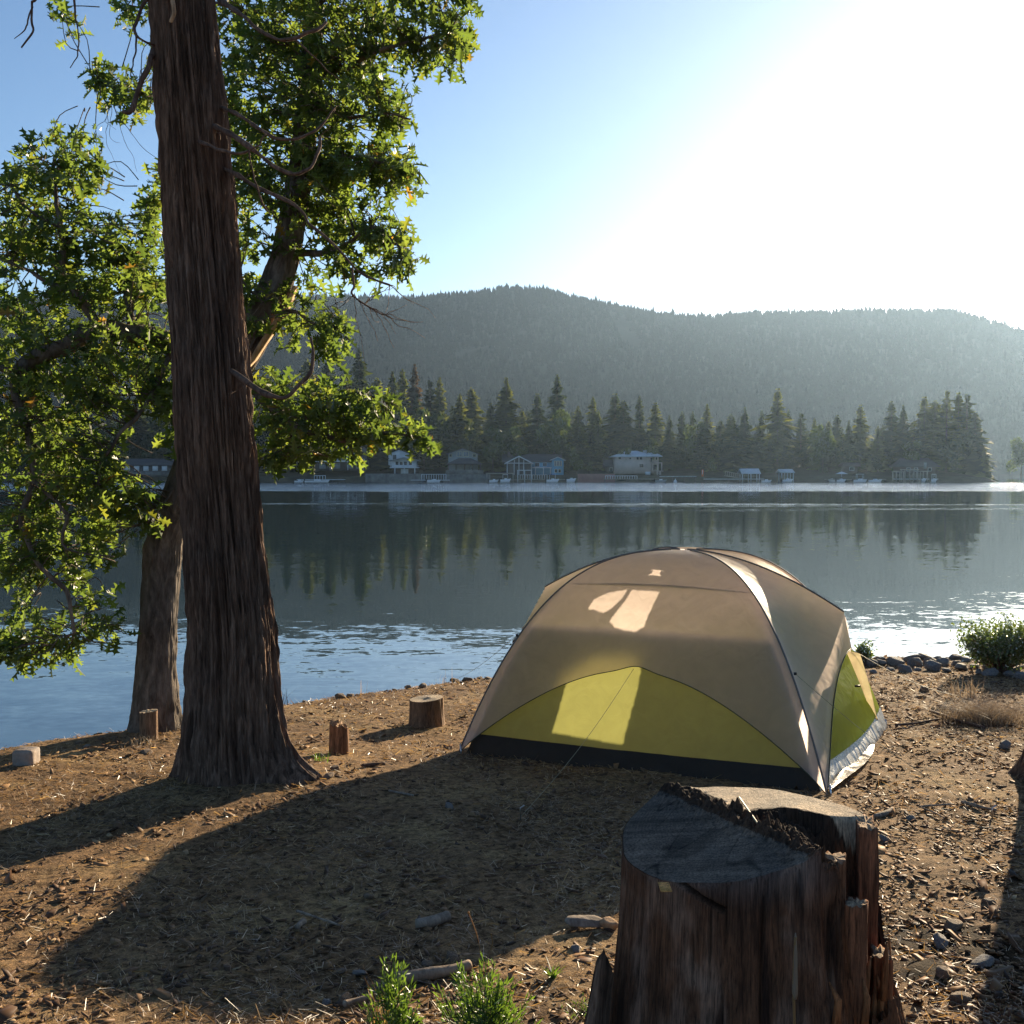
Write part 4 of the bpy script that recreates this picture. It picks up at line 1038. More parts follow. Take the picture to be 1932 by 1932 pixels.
BLOBS = [ # left side
 (110,300,85,48,.5,30),(45,345,60,40,.5,16),(165,330,45,35,.4,12),(40,420,70,55,.6,24),(140,440,110,60,.6,40),(255,440,70,60,.6,26),(300,350,40,45,.4,12),(295,400,35,30,.4,8),
 (80,520,110,60,.7,42),(220,530,105,60,.7,40),(300,560,50,60,.6,16),(60,610,100,50,.7,34),(170,650,110,45,.7,36),(270,660,75,50,.6,26),(40,720,75,55,.7,26),(130,730,90,50,.7,32),(230,730,95,45,.6,30),(305,720,35,45,.4,12),(325,790,22,50,.3,8),
 (60,800,85,55,.7,32),(160,810,80,50,.6,26),(70,880,90,50,.7,30),(170,880,75,50,.6,26),(200,920,70,40,.5,22),(120,950,95,40,.6,26),(240,945,35,25,.3,8),(35,960,50,50,.5,14),
 (40,1040,60,40,.5,16),(130,1020,85,45,.5,24),(190,1030,40,50,.4,10),(30,1090,45,30,.4,8),(165,1085,30,45,.3,7),(185,1130,16,25,.2,3),(45,1190,60,45,.5,16),(120,1185,60,40,.4,13),(205,1190,45,24,.3,8),(90,1235,60,22,.4,9),(10,1235,40,25,.4,6),
 (283,988,18,16,.15,3),
 # upper left
 (210,160,48,38,.4,13),(255,190,45,35,.4,11),(190,130,22,14,.2,3),(128,25,26,22,.2,4),(265,18,38,24,.3,8),(285,120,22,60,.3,6),(210,8,20,10,.2,2),
 # right side
 (470,40,70,60,.7,32),(560,50,90,70,.8,44),(660,50,90,70,.7,44),(750,45,80,60,.6,34),(830,60,60,40,.5,18),(860,100,34,34,.4,9),(870,20,40,25,.4,8),(800,110,45,30,.4,10),
 (460,150,60,60,.7,28),(550,160,90,70,.8,40),(650,165,90,60,.7,36),(730,150,60,45,.5,16),(480,240,70,55,.7,28),(570,245,80,50,.7,30),(640,240,55,45,.5,16),(755,218,42,20,.3,8),(735,240,24,18,.2,4),
 (480,320,60,50,.6,22),(570,320,80,50,.7,28),(650,310,80,45,.6,26),(720,300,70,45,.5,22),(760,345,40,32,.4,9),(680,365,75,40,.5,20),(480,390,50,35,.5,13),(590,385,60,40,.5,15),(455,440,25,40,.3,8),(640,400,45,26,.4,8),
 (530,470,35,35,.3,7),(640,445,45,30,.4,9),(700,440,65,35,.5,14),(760,430,24,22,.3,4),(640,500,50,35,.4,11),(710,490,65,40,.5,14),(765,490,24,40,.3,5),(480,540,42,34,.4,11),(530,540,40,26,.3,7),(590,560,38,22,.3,6),(460,590,28,30,.3,6),
 (610,600,50,32,.4,9),(640,630,30,30,.3,6),(630,665,42,18,.3,5),(540,640,25,25,.3,3),
 # low bough reaching over the water
 (500,720,40,40,.4,11),(560,740,60,35,.5,17),(630,750,60,32,.5,17),(690,770,55,30,.4,13),(540,800,65,38,.5,20),(620,800,65,32,.5,18),(700,810,55,26,.4,13),(765,820,42,22,.3,9),(805,832,20,10,.2,3),(560,850,70,28,.4,16),(500,870,35,16,.3,5),(640,860,50,20,.3,8),(740,770,22,16,.2,3),
 # crown above the picture
 (600,-80,200,70,1.0,60),(780,-60,100,50,.8,24),(420,-80,120,60,.9,26),(650,-220,200,90,1.2,50),(-90,420,70,120,.8,26),(-100,700,80,140,.8,30),(-80,980,60,120,.7,18),
]
rgl = np.random.default_rng(31)
pos, ax, nr, sz = [], [], [], []
tw = MB()
for (bx_, by_, rx, ry, dsp, cnt) in BLOBS:
    cnt = int(cnt * 1.2 + .5)
    for i in range(cnt):
        while True:
            u = rgl.uniform(-1, 1, 3)
            if 0.05 < u @ u < 1: break
        u = u / (u @ u) ** .12
        base_d = D - .35 if by_ > 560 else D - .05
        p = np.array(P(bx_ + u[0] * rx, by_ + u[1] * ry, base_d + u[2] * dsp * 1.3))
        j = np.argmin(((LP - p) ** 2).sum(1)); q = LP[j]
        v = p - q; L = np.linalg.norm(v) + 1e-6
        if L > .5: q = p - v / L * rgl.uniform(.2, .42); v = p - q; L = np.linalg.norm(v)
        mid = q + v * .5 + rgl.normal(size=3) * L * .11 + np.array([0, 0, .06 * L])
        tw.tube(smooth_path([q, mid, p], 3), [.005, .0047, .0044, .004, .0034, .0028, .002], 4)
        out = v / L
        out[2] -= .25
        k = rgl.integers(6, 10)
        for m_ in range(k):
            d_ = out * .55 + rgl.normal(size=3) * .62; d_[2] -= .22
            d_ /= np.linalg.norm(d_)
            n_ = np.array([0, 0, .8]) + rgl.normal(size=3) * .55
            n_ -= d_ * (n_ @ d_)
            n_ /= np.linalg.norm(n_)
            pos.append(p - v / L * rgl.uniform(0, .16) + rgl.normal(size=3) * .025); ax.append(d_); nr.append(n_); sz.append(rgl.uniform(.055, .155))
pos, ax, nr, sz = map(np.array, (pos, ax, nr, sz))
T, f1, f2 = leaf_template()
mb = MB()
b0, off = place_leaves(mb, T, f1, pos, ax, nr, sz)
mb.F.append(f2[0][None] + off + b0)
mb.build('crown', M['oak_leaf'], oak)
tw.build('twig', M['oak_bark'], oak)

# ------------------------------------------------------------------ tent
A_, B_, C_ = Gp(1560, 1500), Gp(866, 1420), Gp(1666, 1372)
D_ = B_ + C_ - A_; D_.z = float(base_z(D_.x, D_.y))
TC = (A_ + D_) / 2; TC.z = float(base_z(TC.x, TC.y))
TC.z = (A_.z + B_.z + C_.z + D_.z) / 4
APX = P(1290, 1037, TC.y)
TR, TL = P(1592, 1155, 7.65), P(1028, 1108, 8.95)
tent = thing('tent', TC, 'taupe and lime dome tent pitched on bare ground between the cedar and the big stump', 'tent')
def corner_arc(Cn, inset=0.0, pw=2.9):
    def f(t):
        t = np.asarray(t, float)[..., None]
        s = np.sin(np.clip(t, 0, 1) * np.pi / 2) ** .92
        xy = np.array(APX)[:2] + (np.array(Cn)[:2] - np.array(APX)[:2]) * s * (1 - inset)
        z = Cn.z + (APX.z - Cn.z) * (1 - s ** pw) - inset * .6 * (s < .999)
        return np.concatenate([xy, z], -1)
    return f
def eave_arc(E, drop=.26, pw=1.9):
    def f(t):
        t = np.asarray(t, float)
        s = np.clip(t / .8, 0, 1)[..., None]
        k = np.clip((t - .8) / .2, 0, 1)[..., None]
        xy = np.array(APX)[:2] + (np.array(E)[:2] - np.array(APX)[:2]) * (s + k * .05)
        z = APX.z + (E.z - APX.z) * s ** pw - k * drop
        return np.concatenate([xy, z], -1)
    return f
arcA, arcB, arcC, arcD = (corner_arc(q) for q in (A_, B_, C_, D_))
inA, inB, inC, inD = (corner_arc(q, .03) for q in (A_, B_, C_, D_))
ouC = corner_arc(C_, -.022)
arcR, arcL = eave_arc(TR), eave_arc(TL)
def t_of(s): return math.asin(s ** (1 / .92)) / (math.pi / 2)
def patch(c1, c2, t0, t1, nu=70, nv=60, bulge=0.0, holes=None, keep=None):
    """ruled cloth between two pole curves; t0, t1 are numbers or functions of v"""
    v = np.linspace(0, 1, nv)
    f0 = t0(v) if callable(t0) else np.full(nv, t0); fe = t1(v) if callable(t1) else np.full(nv, t1)
    u = np.linspace(0, 1, nu)
    Tm = f0[None] + (fe - f0)[None] * u[:, None]
    Vv = np.broadcast_to(v[None], Tm.shape)
    p = c1(Tm) * (1 - Vv[..., None]) + c2(Tm) * Vv[..., None]
    ctr = np.array([TC.x, TC.y, TC.z + .3])
    o = p - ctr; o /= np.linalg.norm(o, axis=-1)[..., None]
    bl = bulge(Tm, Vv) if callable(bulge) else bulge * np.sin(np.pi * Vv) * np.sin(np.pi * np.clip(Tm, 0, 1)) 
    p = p + o * (bl + .004 * fbm(p[..., 0] * 4, p[..., 1] * 4, p[..., 2] * 4, 2) * np.sin(np.pi * Vv))[..., None]
    Fq = grid_faces(nu, nv)
    if holes is not None:
        cen = p.reshape(-1, 3)[Fq].mean(1)
        Fq = Fq[~holes(cen)]
    return MB().add(p.reshape(-1, 3), Fq)
# sun gaps: openings added in the unseen back, shaped to throw the front sun patches
sx = np.cross(np.array(S), [0, 0, 1]); sx /= np.linalg.norm(sx); sy = np.cross(sx, np.array(S))
def sunpoly(pts): return np.array([[np.dot(np.array(q), sx), np.dot(np.array(q), sy)] for q in pts])
def inside(poly, q):
    x, y = q[:, 0], q[:, 1]; r = np.zeros(len(q), bool); j = len(poly) - 1
    for i in range(len(poly)):
        xi, yi = poly[i]; xj, yj = poly[j]
        r ^= ((yi > y) != (yj > y)) & (x < (xj - xi) * (y - yi) / (yj - yi + 1e-12) + xi)
        j = i
    return r
def front_pt(px, py):
    """a point of the tent's front face from a picture point, by search on the ruled face"""
    tt, vv = np.meshgrid(np.linspace(.05, 1, 120), np.linspace(0, 1, 120), indexing='ij')
    p = arcA(tt) * (1 - vv[..., None]) + arcB(tt) * vv[..., None]
    c_, s_ = math.cos(TH), math.sin(TH)
    y = p[..., 1] * c_ - (p[..., 2] - EZ) * s_; z = p[..., 1] * s_ + (p[..., 2] - EZ) * c_
    e = (966 + F * p[..., 0] / y - px) ** 2 + (966 - F * z / y - py) ** 2
    return p.reshape(-1, 3)[np.argmin(e)]
HOLES = [sunpoly([front_pt(*q) for q in poly]) for poly in (
    [(1066, 1290), (1120, 1250), (1207, 1250), (1200, 1300), (1172, 1410), (1036, 1390)],
    [(1200, 1109), (1226, 1107), (1252, 1110), (1236, 1142), (1221, 1177), (1206, 1188), (1186, 1187), (1166, 1180), (1156, 1168), (1172, 1146), (1188, 1126)],
    [(1112, 1146), (1126, 1128), (1146, 1116), (1170, 1109), (1192, 1107), (1176, 1126), (1160, 1142), (1146, 1150), (1128, 1147)])]
def sun_gap(c):
    q = np.stack([c @ sx, c @ sy], -1)
    q = q + .004 * np.stack([perlin(q[:, 0] * 30, q[:, 1] * 30, 1.3), perlin(q[:, 0] * 30, q[:, 1] * 30, 7.7)], -1)
    r = np.zeros(len(c), bool)
    for h in HOLES: r |= inside(h, q)
    return r
k = NT('added_sun_filter_cloth')              # half-clear filler added in the back openings to soften the sun patches
tr_ = k.n('ShaderNodeBsdfTransparent'); cl_ = k.thin((.2, .18, .16), (.4, .35, .3), .5, .5, .01)
mxs = k.n('ShaderNodeMixShader'); mxs.inputs[0].default_value = .56
k.l(tr_.outputs[0], mxs.inputs[1]); k.l(cl_, mxs.inputs[2]); M['added_sun_filter'] = k.done(mxs.outputs[0])
arch = lambda v: 1 - .185 * np.sin(np.pi * v) ** .85 * (1 + .06 * np.exp(-((v - .5) / .05) ** 2))
TF = t_of(.80)
def arch_t(v): 
    s = arch(np.asarray(v)); return np.arcsin(np.clip(s, 0, 1) ** (1 / .92)) / (np.pi / 2)
CAP = .34
patch(arcA, arcB, .02, CAP, 20, 50, .02).build('fly_cap', M['fly_cap'], tent, True)
patch(arcA, arcB, CAP, arch_t, 80, 80, .045).build('fly_panel', M['fly'], tent, True)
edge_r = lambda v: 1 - .15 * np.sin(np.pi * v) ** .8
patch(arcA, arcR, .02, edge_r, 70, 40, -.012).build('fly_panel', M['fly'], tent, True)
patch(arcC, arcR, .02, lambda v: .60 + .22 * v ** .7, 90, 60, .0).build('fly_panel', M['fly'], tent, True)
patch(arcB, arcL, .02, edge_r, 60, 40, .0).build('fly_panel', M['fly'], tent, True)
patch(arcD, arcL, .02, edge_r, 60, 40, .0).build('fly_panel', M['fly'], tent, True)
patch(arcD, arcC, .02, arch_t, 260, 260, .045, sun_gap).build('fly_panel', M['fly'], tent, True)
patch(arcD, arcC, .02, arch_t, 260, 260, .045, lambda c: ~sun_gap(c)).build('added_sun_filter', M['added_sun_filter'], tent, True)
tb = t_of(.964)
wall_b = lambda T, V: -.02 + .03 * np.sin(np.pi * V)
patch(inA, inB, t_of(.70), tb, 40, 60, wall_b).build('wall_panel', M['wall_cloth'], tent, True)
patch(inA, ouC, t_of(.60), tb, 60, 60, lambda T, V: (.10 * sstep(.50, .75, T) - .03) * np.sin(np.pi * V) ** .7 - .01).build('wall_panel', M['green_cloth'], tent, True)
patch(inB, inD, t_of(.55), tb, 40, 40, wall_b).build('wall_panel', M['green_cloth'], tent, True)
patch(inC, inD, t_of(.70), tb, 160, 160, wall_b, lambda c: inside(HOLES[0], np.stack([c @ sx, c @ sy], -1))).build('wall_panel', M['wall_cloth'], tent, True)
def skirt(i1, i2, mat, out, sag, wr):
    def b(T, V):
        k = (T - tb) / (1 - tb)
        return out * np.sin(np.pi * V) ** .6 * (.5 + .9 * np.sin(np.pi * np.clip(k, 0, 1)) * .6 + k * .3) + wr * perlin(V * 14, k * 3, 1.7) * np.sin(np.pi * V)
    return patch(i1, i2, tb - .004, .9985, 24, 70, b).build('floor_skirt', M[mat], tent, True)
skirt(inA, inB, 'floor_cloth', .06, 0, .012); skirt(inA, ouC, 'floor_sheen', .05, 0, .008); skirt(inB, inD, 'floor_cloth', .03, 0, .01); skirt(inC, inD, 'floor_cloth', .03, 0, .01)
k = []
q0, q1 = np.array(A_), np.array(C_)
for i in range(14):
    t = i / 13; e = q0 + (q1 - q0) * t; nrm_ = np.array([q1[1]-q0[1], -(q1[0]-q0[0]), 0]); nrm_ /= np.linalg.norm(nrm_)
    for j in range(4):
        wdt = .10 * math.sin(math.pi * min(1, t * 1.25 + .02)) if t < .8 else .02
        pnt = e + nrm_ * (j / 3) * max(.02, wdt) 
        k.append((pnt[0], pnt[1], float(base_z(pnt[0], pnt[1])) + .03 + .010 * math.sin(t * 11 + j) + .006 * j * math.sin(t * 9)))
MB().add(k, grid_faces(14, 4)).build('groundsheet', M['foil'], tent)
def strip(name, pts, r, mat, n=6): return MB().tube(pts, r, n).build(name, M[mat], tent, True)
tt = np.linspace(.03, 1, 40)
for arc in (arcA, arcB, arcC, arcD): strip('pole_sleeve', arc(tt) + np.array([0, 0, .004]), .006, 'sleeve')
tr = np.linspace(.02, .8, 24)
for arc in (arcR, arcL): strip('pole_sleeve', arc(tr) + np.array([0, 0, .004]), .007, 'sleeve')
vv = np.linspace(0, 1, 60); te = arch_t(vv)
def hem(c1, c2, tf):
    t = tf(vv); return c1(t) * (1 - vv[:, None]) + c2(t) * vv[:, None]
def out_(p, b): 
    o = p - np.array([TC.x, TC.y, TC.z + .3]); o /= np.linalg.norm(o, axis=-1)[:, None]; return p + o * b[:, None]
strip('hem', out_(hem(arcA, arcB, arch_t), .045 * np.sin(np.pi * vv) * np.sin(np.pi * te) + .002), .0032, 'trim')
strip('hem', hem(arcA, arcR, edge_r), .004, 'trim')
tc = np.full(60, CAP); strip('seam', out_(hem(arcA, arcB, lambda v: tc), .04 * np.sin(np.pi * vv) * np.sin(np.pi * CAP) + .001), .0012, 'fly_cap')
# door flap hanging along the right eave
e0 = arcR(np.array([1.0]))[0]; f0 = np.array(C_) + np.array([-.09, -.20, .05])
e0f = e0 + np.array([.0, -.02, 0])
V = []
for i in range(20):
    t = i / 19; e = e0f + (f0 - e0f) * t; wq = .040 * (1 - t) ** .8 + .010; bow = -.005 * math.sin(math.pi * t)
    for j in range(4): V.append((e[0] - wq + 2 * wq * j / 3 + bow, e[1] - .02 * math.sin(j * 2.1 + t * 5), e[2] - .008 * j))
MB().add(V, grid_faces(20, 4)).build('door_flap', M['flap_cloth'], tent, True)
V = np.array(V).reshape(20, 4, 3)
m = V[8, 1]; MB().box(m + np.array([-.06, -.025, -.008]), m + np.array([-.02, -.015, .006])).build('toggle', M['black'], tent)
def guy(p, px, py, r=.0015):
    g = Gp(px, py); g.z += .01
    a = np.array(p); b = np.array(g)
    strip('guy_line', [a + (b - a) * i / 12 + np.array([0, 0, -.05 * math.sin(math.pi * i / 12)]) for i in range(13)], r, 'cord', 5)
    MB().tube([g + Vector((0, 0, -.05)), g + Vector((0, 0, .05)), g + Vector((.02, 0, .065))], .004, 5).build('stake', M['steel'], tent)
fp = hem(arcA, arcB, arch_t)[30] + np.array([-.02, -.04, 0]); guy(fp, 982, 1545)
ca = arcA(np.array([t_of(.79)]))[0] + np.array([.02, -.02, 0]); guy(ca, 1872, 1545)
MB().box(ca - .008, ca + .008).build('clip', M['black'], tent)
guy(e0, 1812, 1316, .0022)
cb = arcB(np.array([t_of(.74)]))[0] + np.array([-.02, -.01, 0]); guy(cb, 838, 1292)
MB().box(cb - .009, cb + .009).build('clip', M['black'], tent)
for q in (A_, B_, C_):
    MB().tube([q + Vector((.01, -.02, .07)), q + Vector((.02, -.04, -.03))], .006, 6).build('stake', M['steel'], tent)

# ------------------------------------------------------------------ big stump
SB = Vector((.665, 3.06, 0)); SB.z = float(base_z(SB.x, SB.y))
stump = thing('tree_stump', SB, 'huge weathered cedar stump, cut top grey and rotted, right in front of the tent', 'stump')
TZ = EZ - .985                      # height of the pale back cut
def rim(a):
    """radius of the top outline by angle (0 = right, pi/2 = away)"""
    return .335 + .02 * np.cos(2 * a + .5) + .014 * perlin(np.cos(a) * 2, np.sin(a) * 2, 2.2) + .02 * np.exp(-(np.angle(np.exp(1j * (a - .35))) / .4) ** 2)
def top_h(u, v):
    """height offset of the top above TZ and its colour zone, in metres from the stump's axis"""
    n = fbm(u * 7, v * 7, 1.0, 4); n2 = fbm(u * 24, v * 24, 3.0, 3); n3 = fbm(u * 60, v * 60, 7.0, 2)
    line = (v + 1.9 * (u + .035)) / 2.15 + .02 * n
    facet = .015 + .30 * u + .156 * v + .003 * n2
    edge = v - (.05 + .05 * np.sin(u * 11 + .3) + .03 * n2)          # the sound pale wood lies beyond this edge
    pale = .004 * n - .012 * sstep(.12, .3, u)
    hollow = -.012 + .05 * (n + .8 * n2 + .6 * n3) - .05 * sstep(.08, .2, u)
    right = np.where(edge > 0, pale, np.maximum(hollow, -.2))
    h = np.where(line > 0, right, facet)
    bump = np.exp(-((line - .005) / .055) ** 2)
    h = h + bump * (.014 + .034 * (n2 * .9 + n * .5 + n3 * .9)) * sstep(-.36, -.25, u - v * .3)
    rot = np.exp(-((line - .02) / .065) ** 2)
    pit = (line > .03) & (edge <= .012)
    notch = sstep(.175, .20, u) * sstep(-.30, -.24, v) * sstep(.06, .03, v)
    h = h - .16 * notch * (1 + .3 * n2)
    low = sstep(.17, .21, u) * sstep(-.02, -.06, v)       # the right front has broken away
    h = h - .22 * low * (1 + .35 * n2)
    zone = np.where(line > .03, 2, 0)
    zone = np.where((rot + .45 * n2 + .3 * n3 > .55) | pit, 1, zone)
    zone = np.where((low > .4) | (notch > .5), 3, zone)
    return h, zone
NA, NR, NS = 520, 170, 200
a = np.arange(NA) / NA * 2 * np.pi
rr = np.linspace(0.02, 1, NR)
Am, Rm = np.meshgrid(a, rr)
U = Rm * rim(Am) * np.cos(Am); Wv = Rm * rim(Am) * np.sin(Am)
Hh, Zn = top_h(U, Wv)
cols = np.array([(.135, .110, .088), (.060, .038, .025), (.46, .37, .26), (.15, .065, .033)])
def zone_col(Zn, U, W):
    C = cols[Zn].copy()
    rings = 1 + .10 * np.sin(np.hypot(U + .05, W - .05) * 620 + 3 * fbm(U * 8, W * 8, 0, 2))
    C *= np.where((Zn == 2) | (Zn == 0), rings, 1)[..., None]
    saw = 1 + .45 * perlin((U * .5 + W) * 85, (W * .5 - U) * 4, .5) + .25 * perlin((U * .5 + W) * 24, (W * .5 - U) * 3, 4.5) + .35 * fbm(U * 14, W * 14, 2.5, 4) - .6 * np.exp(-(perlin((U + W) * 1.8, (W - U) * 8, 8.5) / .018) ** 2)
    C *= np.where(Zn == 0, saw, 1)[..., None]
    st = sstep(.1, .35, fbm(U * 6, W * 6, 9.0, 3))
    C = np.where((Zn == 0)[..., None], C * (1 - .45 * st[..., None]), C)
    return C
topV = np.stack([SB.x + U, SB.y + Wv, TZ + Hh], -1)
MB_ = MB()
MB_.add(topV.reshape(-1, 3), grid_faces(NR, NA, True)[:, ::-1], zone_col(Zn, U, Wv).reshape(-1, 3))
s = np.linspace(0, 1, NS)
ah, sh = np.meshgrid(a, s)
zt = (TZ + Hh[-1])[None]; zb = SB.z - .15
ZZ = zt * (1 - sh) + zb * sh
hrel = (TZ - ZZ)
front_tear = sstep(-1.35, -.9, np.angle(np.exp(1j * ah))) * sstep(.75, .3, np.angle(np.exp(1j * ah)))   # the torn right side
flare = .038 * np.clip(hrel / .6, 0, 1.3) ** 1.6 + .035 * front_tear * sstep(.25, .7, hrel)
cu, su = np.cos(ah), np.sin(ah)
fur = perlin(cu * 4, su * 4, ZZ * 1.9) * .010 + perlin(cu * 14, su * 14, ZZ * 2.3) * .0022 + perlin(cu * 40, su * 40, ZZ * 2) * .003 + perlin(cu * 75, su * 75, ZZ * 3) * .0015
crack = -np.exp(-(np.abs(perlin(cu * 5 + 3, su * 5, ZZ * .35 + 2)) / .014) ** 2) * .010 * sstep(.03, .12, hrel)
torn = front_tear * (perlin(cu * 11, su * 11, ZZ * 2.2 + 4) * .03 + np.abs(perlin(cu * 24, su * 24, ZZ * 5)) * -.025)
rad = rim(ah) + (flare + (fur + crack + torn) * sstep(0, .02, sh))
# the leaning saw kerf low on the left front
ang = np.angle(np.exp(1j * (ah + 2.28)))
kz = ZZ - (TZ - .097 - .135 * ang)
kerf = np.exp(-(kz / .0055) ** 2) * sstep(.46, .42, np.abs(ang + .12))
rad = rad - .03 * kerf
SV = np.stack([SB.x + rad * cu, SB.y + rad * su, ZZ], -1)
n = fbm(cu * 3.2, su * 3.2, ZZ * 3.5, 4); n2 = fbm(cu * 7, su * 7, ZZ * 2.2 + 3, 4)
c1, c2, c3, c4 = np.array([.092, .046, .026]), np.array([.165, .105, .075]), np.array([.030, .016, .011]), np.array([.25, .09, .034])
Cs = c1 + (c2 - c1) * sstep(-.05, .3, n)[..., None]
Cs = Cs + (c3 - Cs) * sstep(.05, .4, n2)[..., None]
Cs = Cs + (c4 - Cs) * (front_tear * sstep(-.1, .3, fbm(cu * 9, su * 9, ZZ * 2, 3)))[..., None]
grey = sstep(.14, .02, hrel + .05 * n) * (1 - front_tear) * sstep(.3, .6, np.abs(np.angle(np.exp(1j * (ah - .6)))))
Cs = Cs + (np.array([.12, .115, .115]) - Cs) * (grey * .7)[..., None]
scuff = sstep(.18, .42, fbm(cu * 2.2 + 4, su * 2.2, ZZ * 5.5, 4)); Cs = Cs + (np.array([.21, .15, .115]) - Cs) * (.6 * scuff * (1 - front_tear))[..., None]
Cs = Cs * (1 - .85 * np.clip(kerf, 0, 1) - .5 * np.clip(-crack / .010, 0, 1) * .9)[..., None]
MB_.add(SV.reshape(-1, 3), grid_faces(NS, NA, True)[:, ::-1], Cs.reshape(-1, 3))
MB_.build('stump_body', M['stump'], stump, True)
# stepped blocks left standing in the broken right side
def block(root, name, pts, z0, z1, col, mat='stump'):
    pts = np.array(pts); n = 12; per = []
    for i in range(len(pts)):
        for q in range(n): per.append(pts[i] + (pts[(i+1) % len(pts)] - pts[i]) * q / n)
    per = np.array(per); c = per.mean(0); K = 30; rows = []
    jag = .030 * np.abs(fbm(per[:, 0] * 40, per[:, 1] * 40, z1, 3)) + .02 * fbm(per[:, 0] * 90, per[:, 1] * 90, 2.0, 2)
    for j in range(K):
        z = z0 + (z1 - jag - z0) * j / (K - 1)
        d = .006 * perlin(per[:, 0] * 60, per[:, 1] * 60, z * 4) + .008 * perlin(per[:, 0] * 22, per[:, 1] * 22, z * 7)
        o = per - c; o /= np.linalg.norm(o, axis=1)[:, None]
        q = per + o * d[:, None]; rows.append(np.stack([q[:, 0], q[:, 1], z], -1))
    for f in (.75, .45, .02):
        q = c + (per - c) * f; rows.append(np.stack([q[:, 0], q[:, 1], z1 - jag * f - .012 * np.abs(perlin(q[:, 0] * 50, q[:, 1] * 50, 1.))], -1))
    V = np.array(rows); m_ = V.shape[1]
    cc = np.tile(np.array(col), (len(rows), m_, 1)) * (1 + .5 * fbm(V[..., 0] * 30, V[..., 1] * 30, V[..., 2] * 5, 3))[..., None]
    cc[-3:] = np.array([.40, .30, .20])
    return MB().add(V.reshape(-1, 3), grid_faces(len(rows), m_, True), cc.reshape(-1, 3)).build(name, M[mat], root)
sx0, sy0 = SB.x, SB.y
block(stump, 'splinter', [(sx0+.155, sy0-.20), (sx0+.215, sy0-.21), (sx0+.235, sy0-.13), (sx0+.17, sy0-.11)], TZ-.4, TZ-.045, (.22, .11, .06))
block(stump, 'splinter', [(sx0+.19, sy0-.27), (sx0+.245, sy0-.285), (sx0+.262, sy0-.235), (sx0+.215, sy0-.215)], TZ-.5, TZ-.135, (.24, .10, .05))
block(stump, 'splinter', [(sx0+.305, sy0-.03), (sx0+.352, sy0-.05), (sx0+.372, sy0+.06), (sx0+.33, sy0+.10)], TZ-.62, TZ-.012, (.22, .095, .05))
block(stump, 'splinter', [(sx0+.30, sy0-.19), (sx0+.345, sy0-.20), (sx0+.36, sy0-.12), (sx0+.315, sy0-.11)], TZ-.6, TZ-.31, (.26, .10, .045))
rgs = np.random.default_rng(8)
for i in range(26):                      # crumbling splinters on the torn side
    t = rgs.uniform(-1.15, .15); hh = rgs.uniform(.25, .62); r_ = .345 + .05 * rgs.random()
    x, y = sx0 + r_ * math.cos(t), sy0 + r_ * math.sin(t); ln = rgs.uniform(.05, .2)
    MB().tube([(x, y, TZ-hh-ln), (x+.006, y, TZ-hh-ln*.4), (x+rgs.normal()*.008, y+rgs.normal()*.008, TZ-hh)], [.012, .010, .002], 5, (.28, .12, .05)).build('splinter', M['stump'], stump)
MB().tube([P(1394, 1512, 3.12) + Vector((0, 0, .012)), P(1425, 1560, 2.98) + Vector((0, 0, .018)), P(1462, 1610, 2.86) + Vector((0, 0, .01))], [.003, .0026, .0015], 5).build('straw', M['cord'], stump)
tag(bpy.data.objects['straw'], 'pale dry stem lying over the rotted ridge')
MB().box(P(1247, 1681, 2.74), P(1262, 1666, 2.80), (.55, .30, .10)).build('exposed_wood', M['stump'], stump)
# bark slab leaning on its foot
bs = P(1128, 1860, 2.95); slab = thing('bark_slab', bs, 'dark charred bark slab leaning at the foot of the huge stump', 'bark')
V = []; zg = float(base_z(bs.x, bs.y)) - .05; ztop = P(1128, 1792, 2.95).z
for i in range(12):
    t = i / 11
    for j in range(8):
        q = j / 7; wq = .045 * (1 - .5 * t)
        V.append((bs.x - .03 + .05 * t + (q - .5) * 2 * wq, bs.y - .02 * math.sin(math.pi * q) + .02 * perlin(q * 4, t * 5, 1.0), zg + (ztop - zg) * t * (1 - .25 * abs(q - .4)) + .01 * float(perlin(q * 6, t * 3, 2.))))
m = MB().add(V, grid_faces(12, 8)); V2 = np.array(V) + np.array([.0, .03, 0]); m.add(V2, grid_faces(12, 8)[:, ::-1]); m.build('bark', M['cedar_bark'], slab, True)

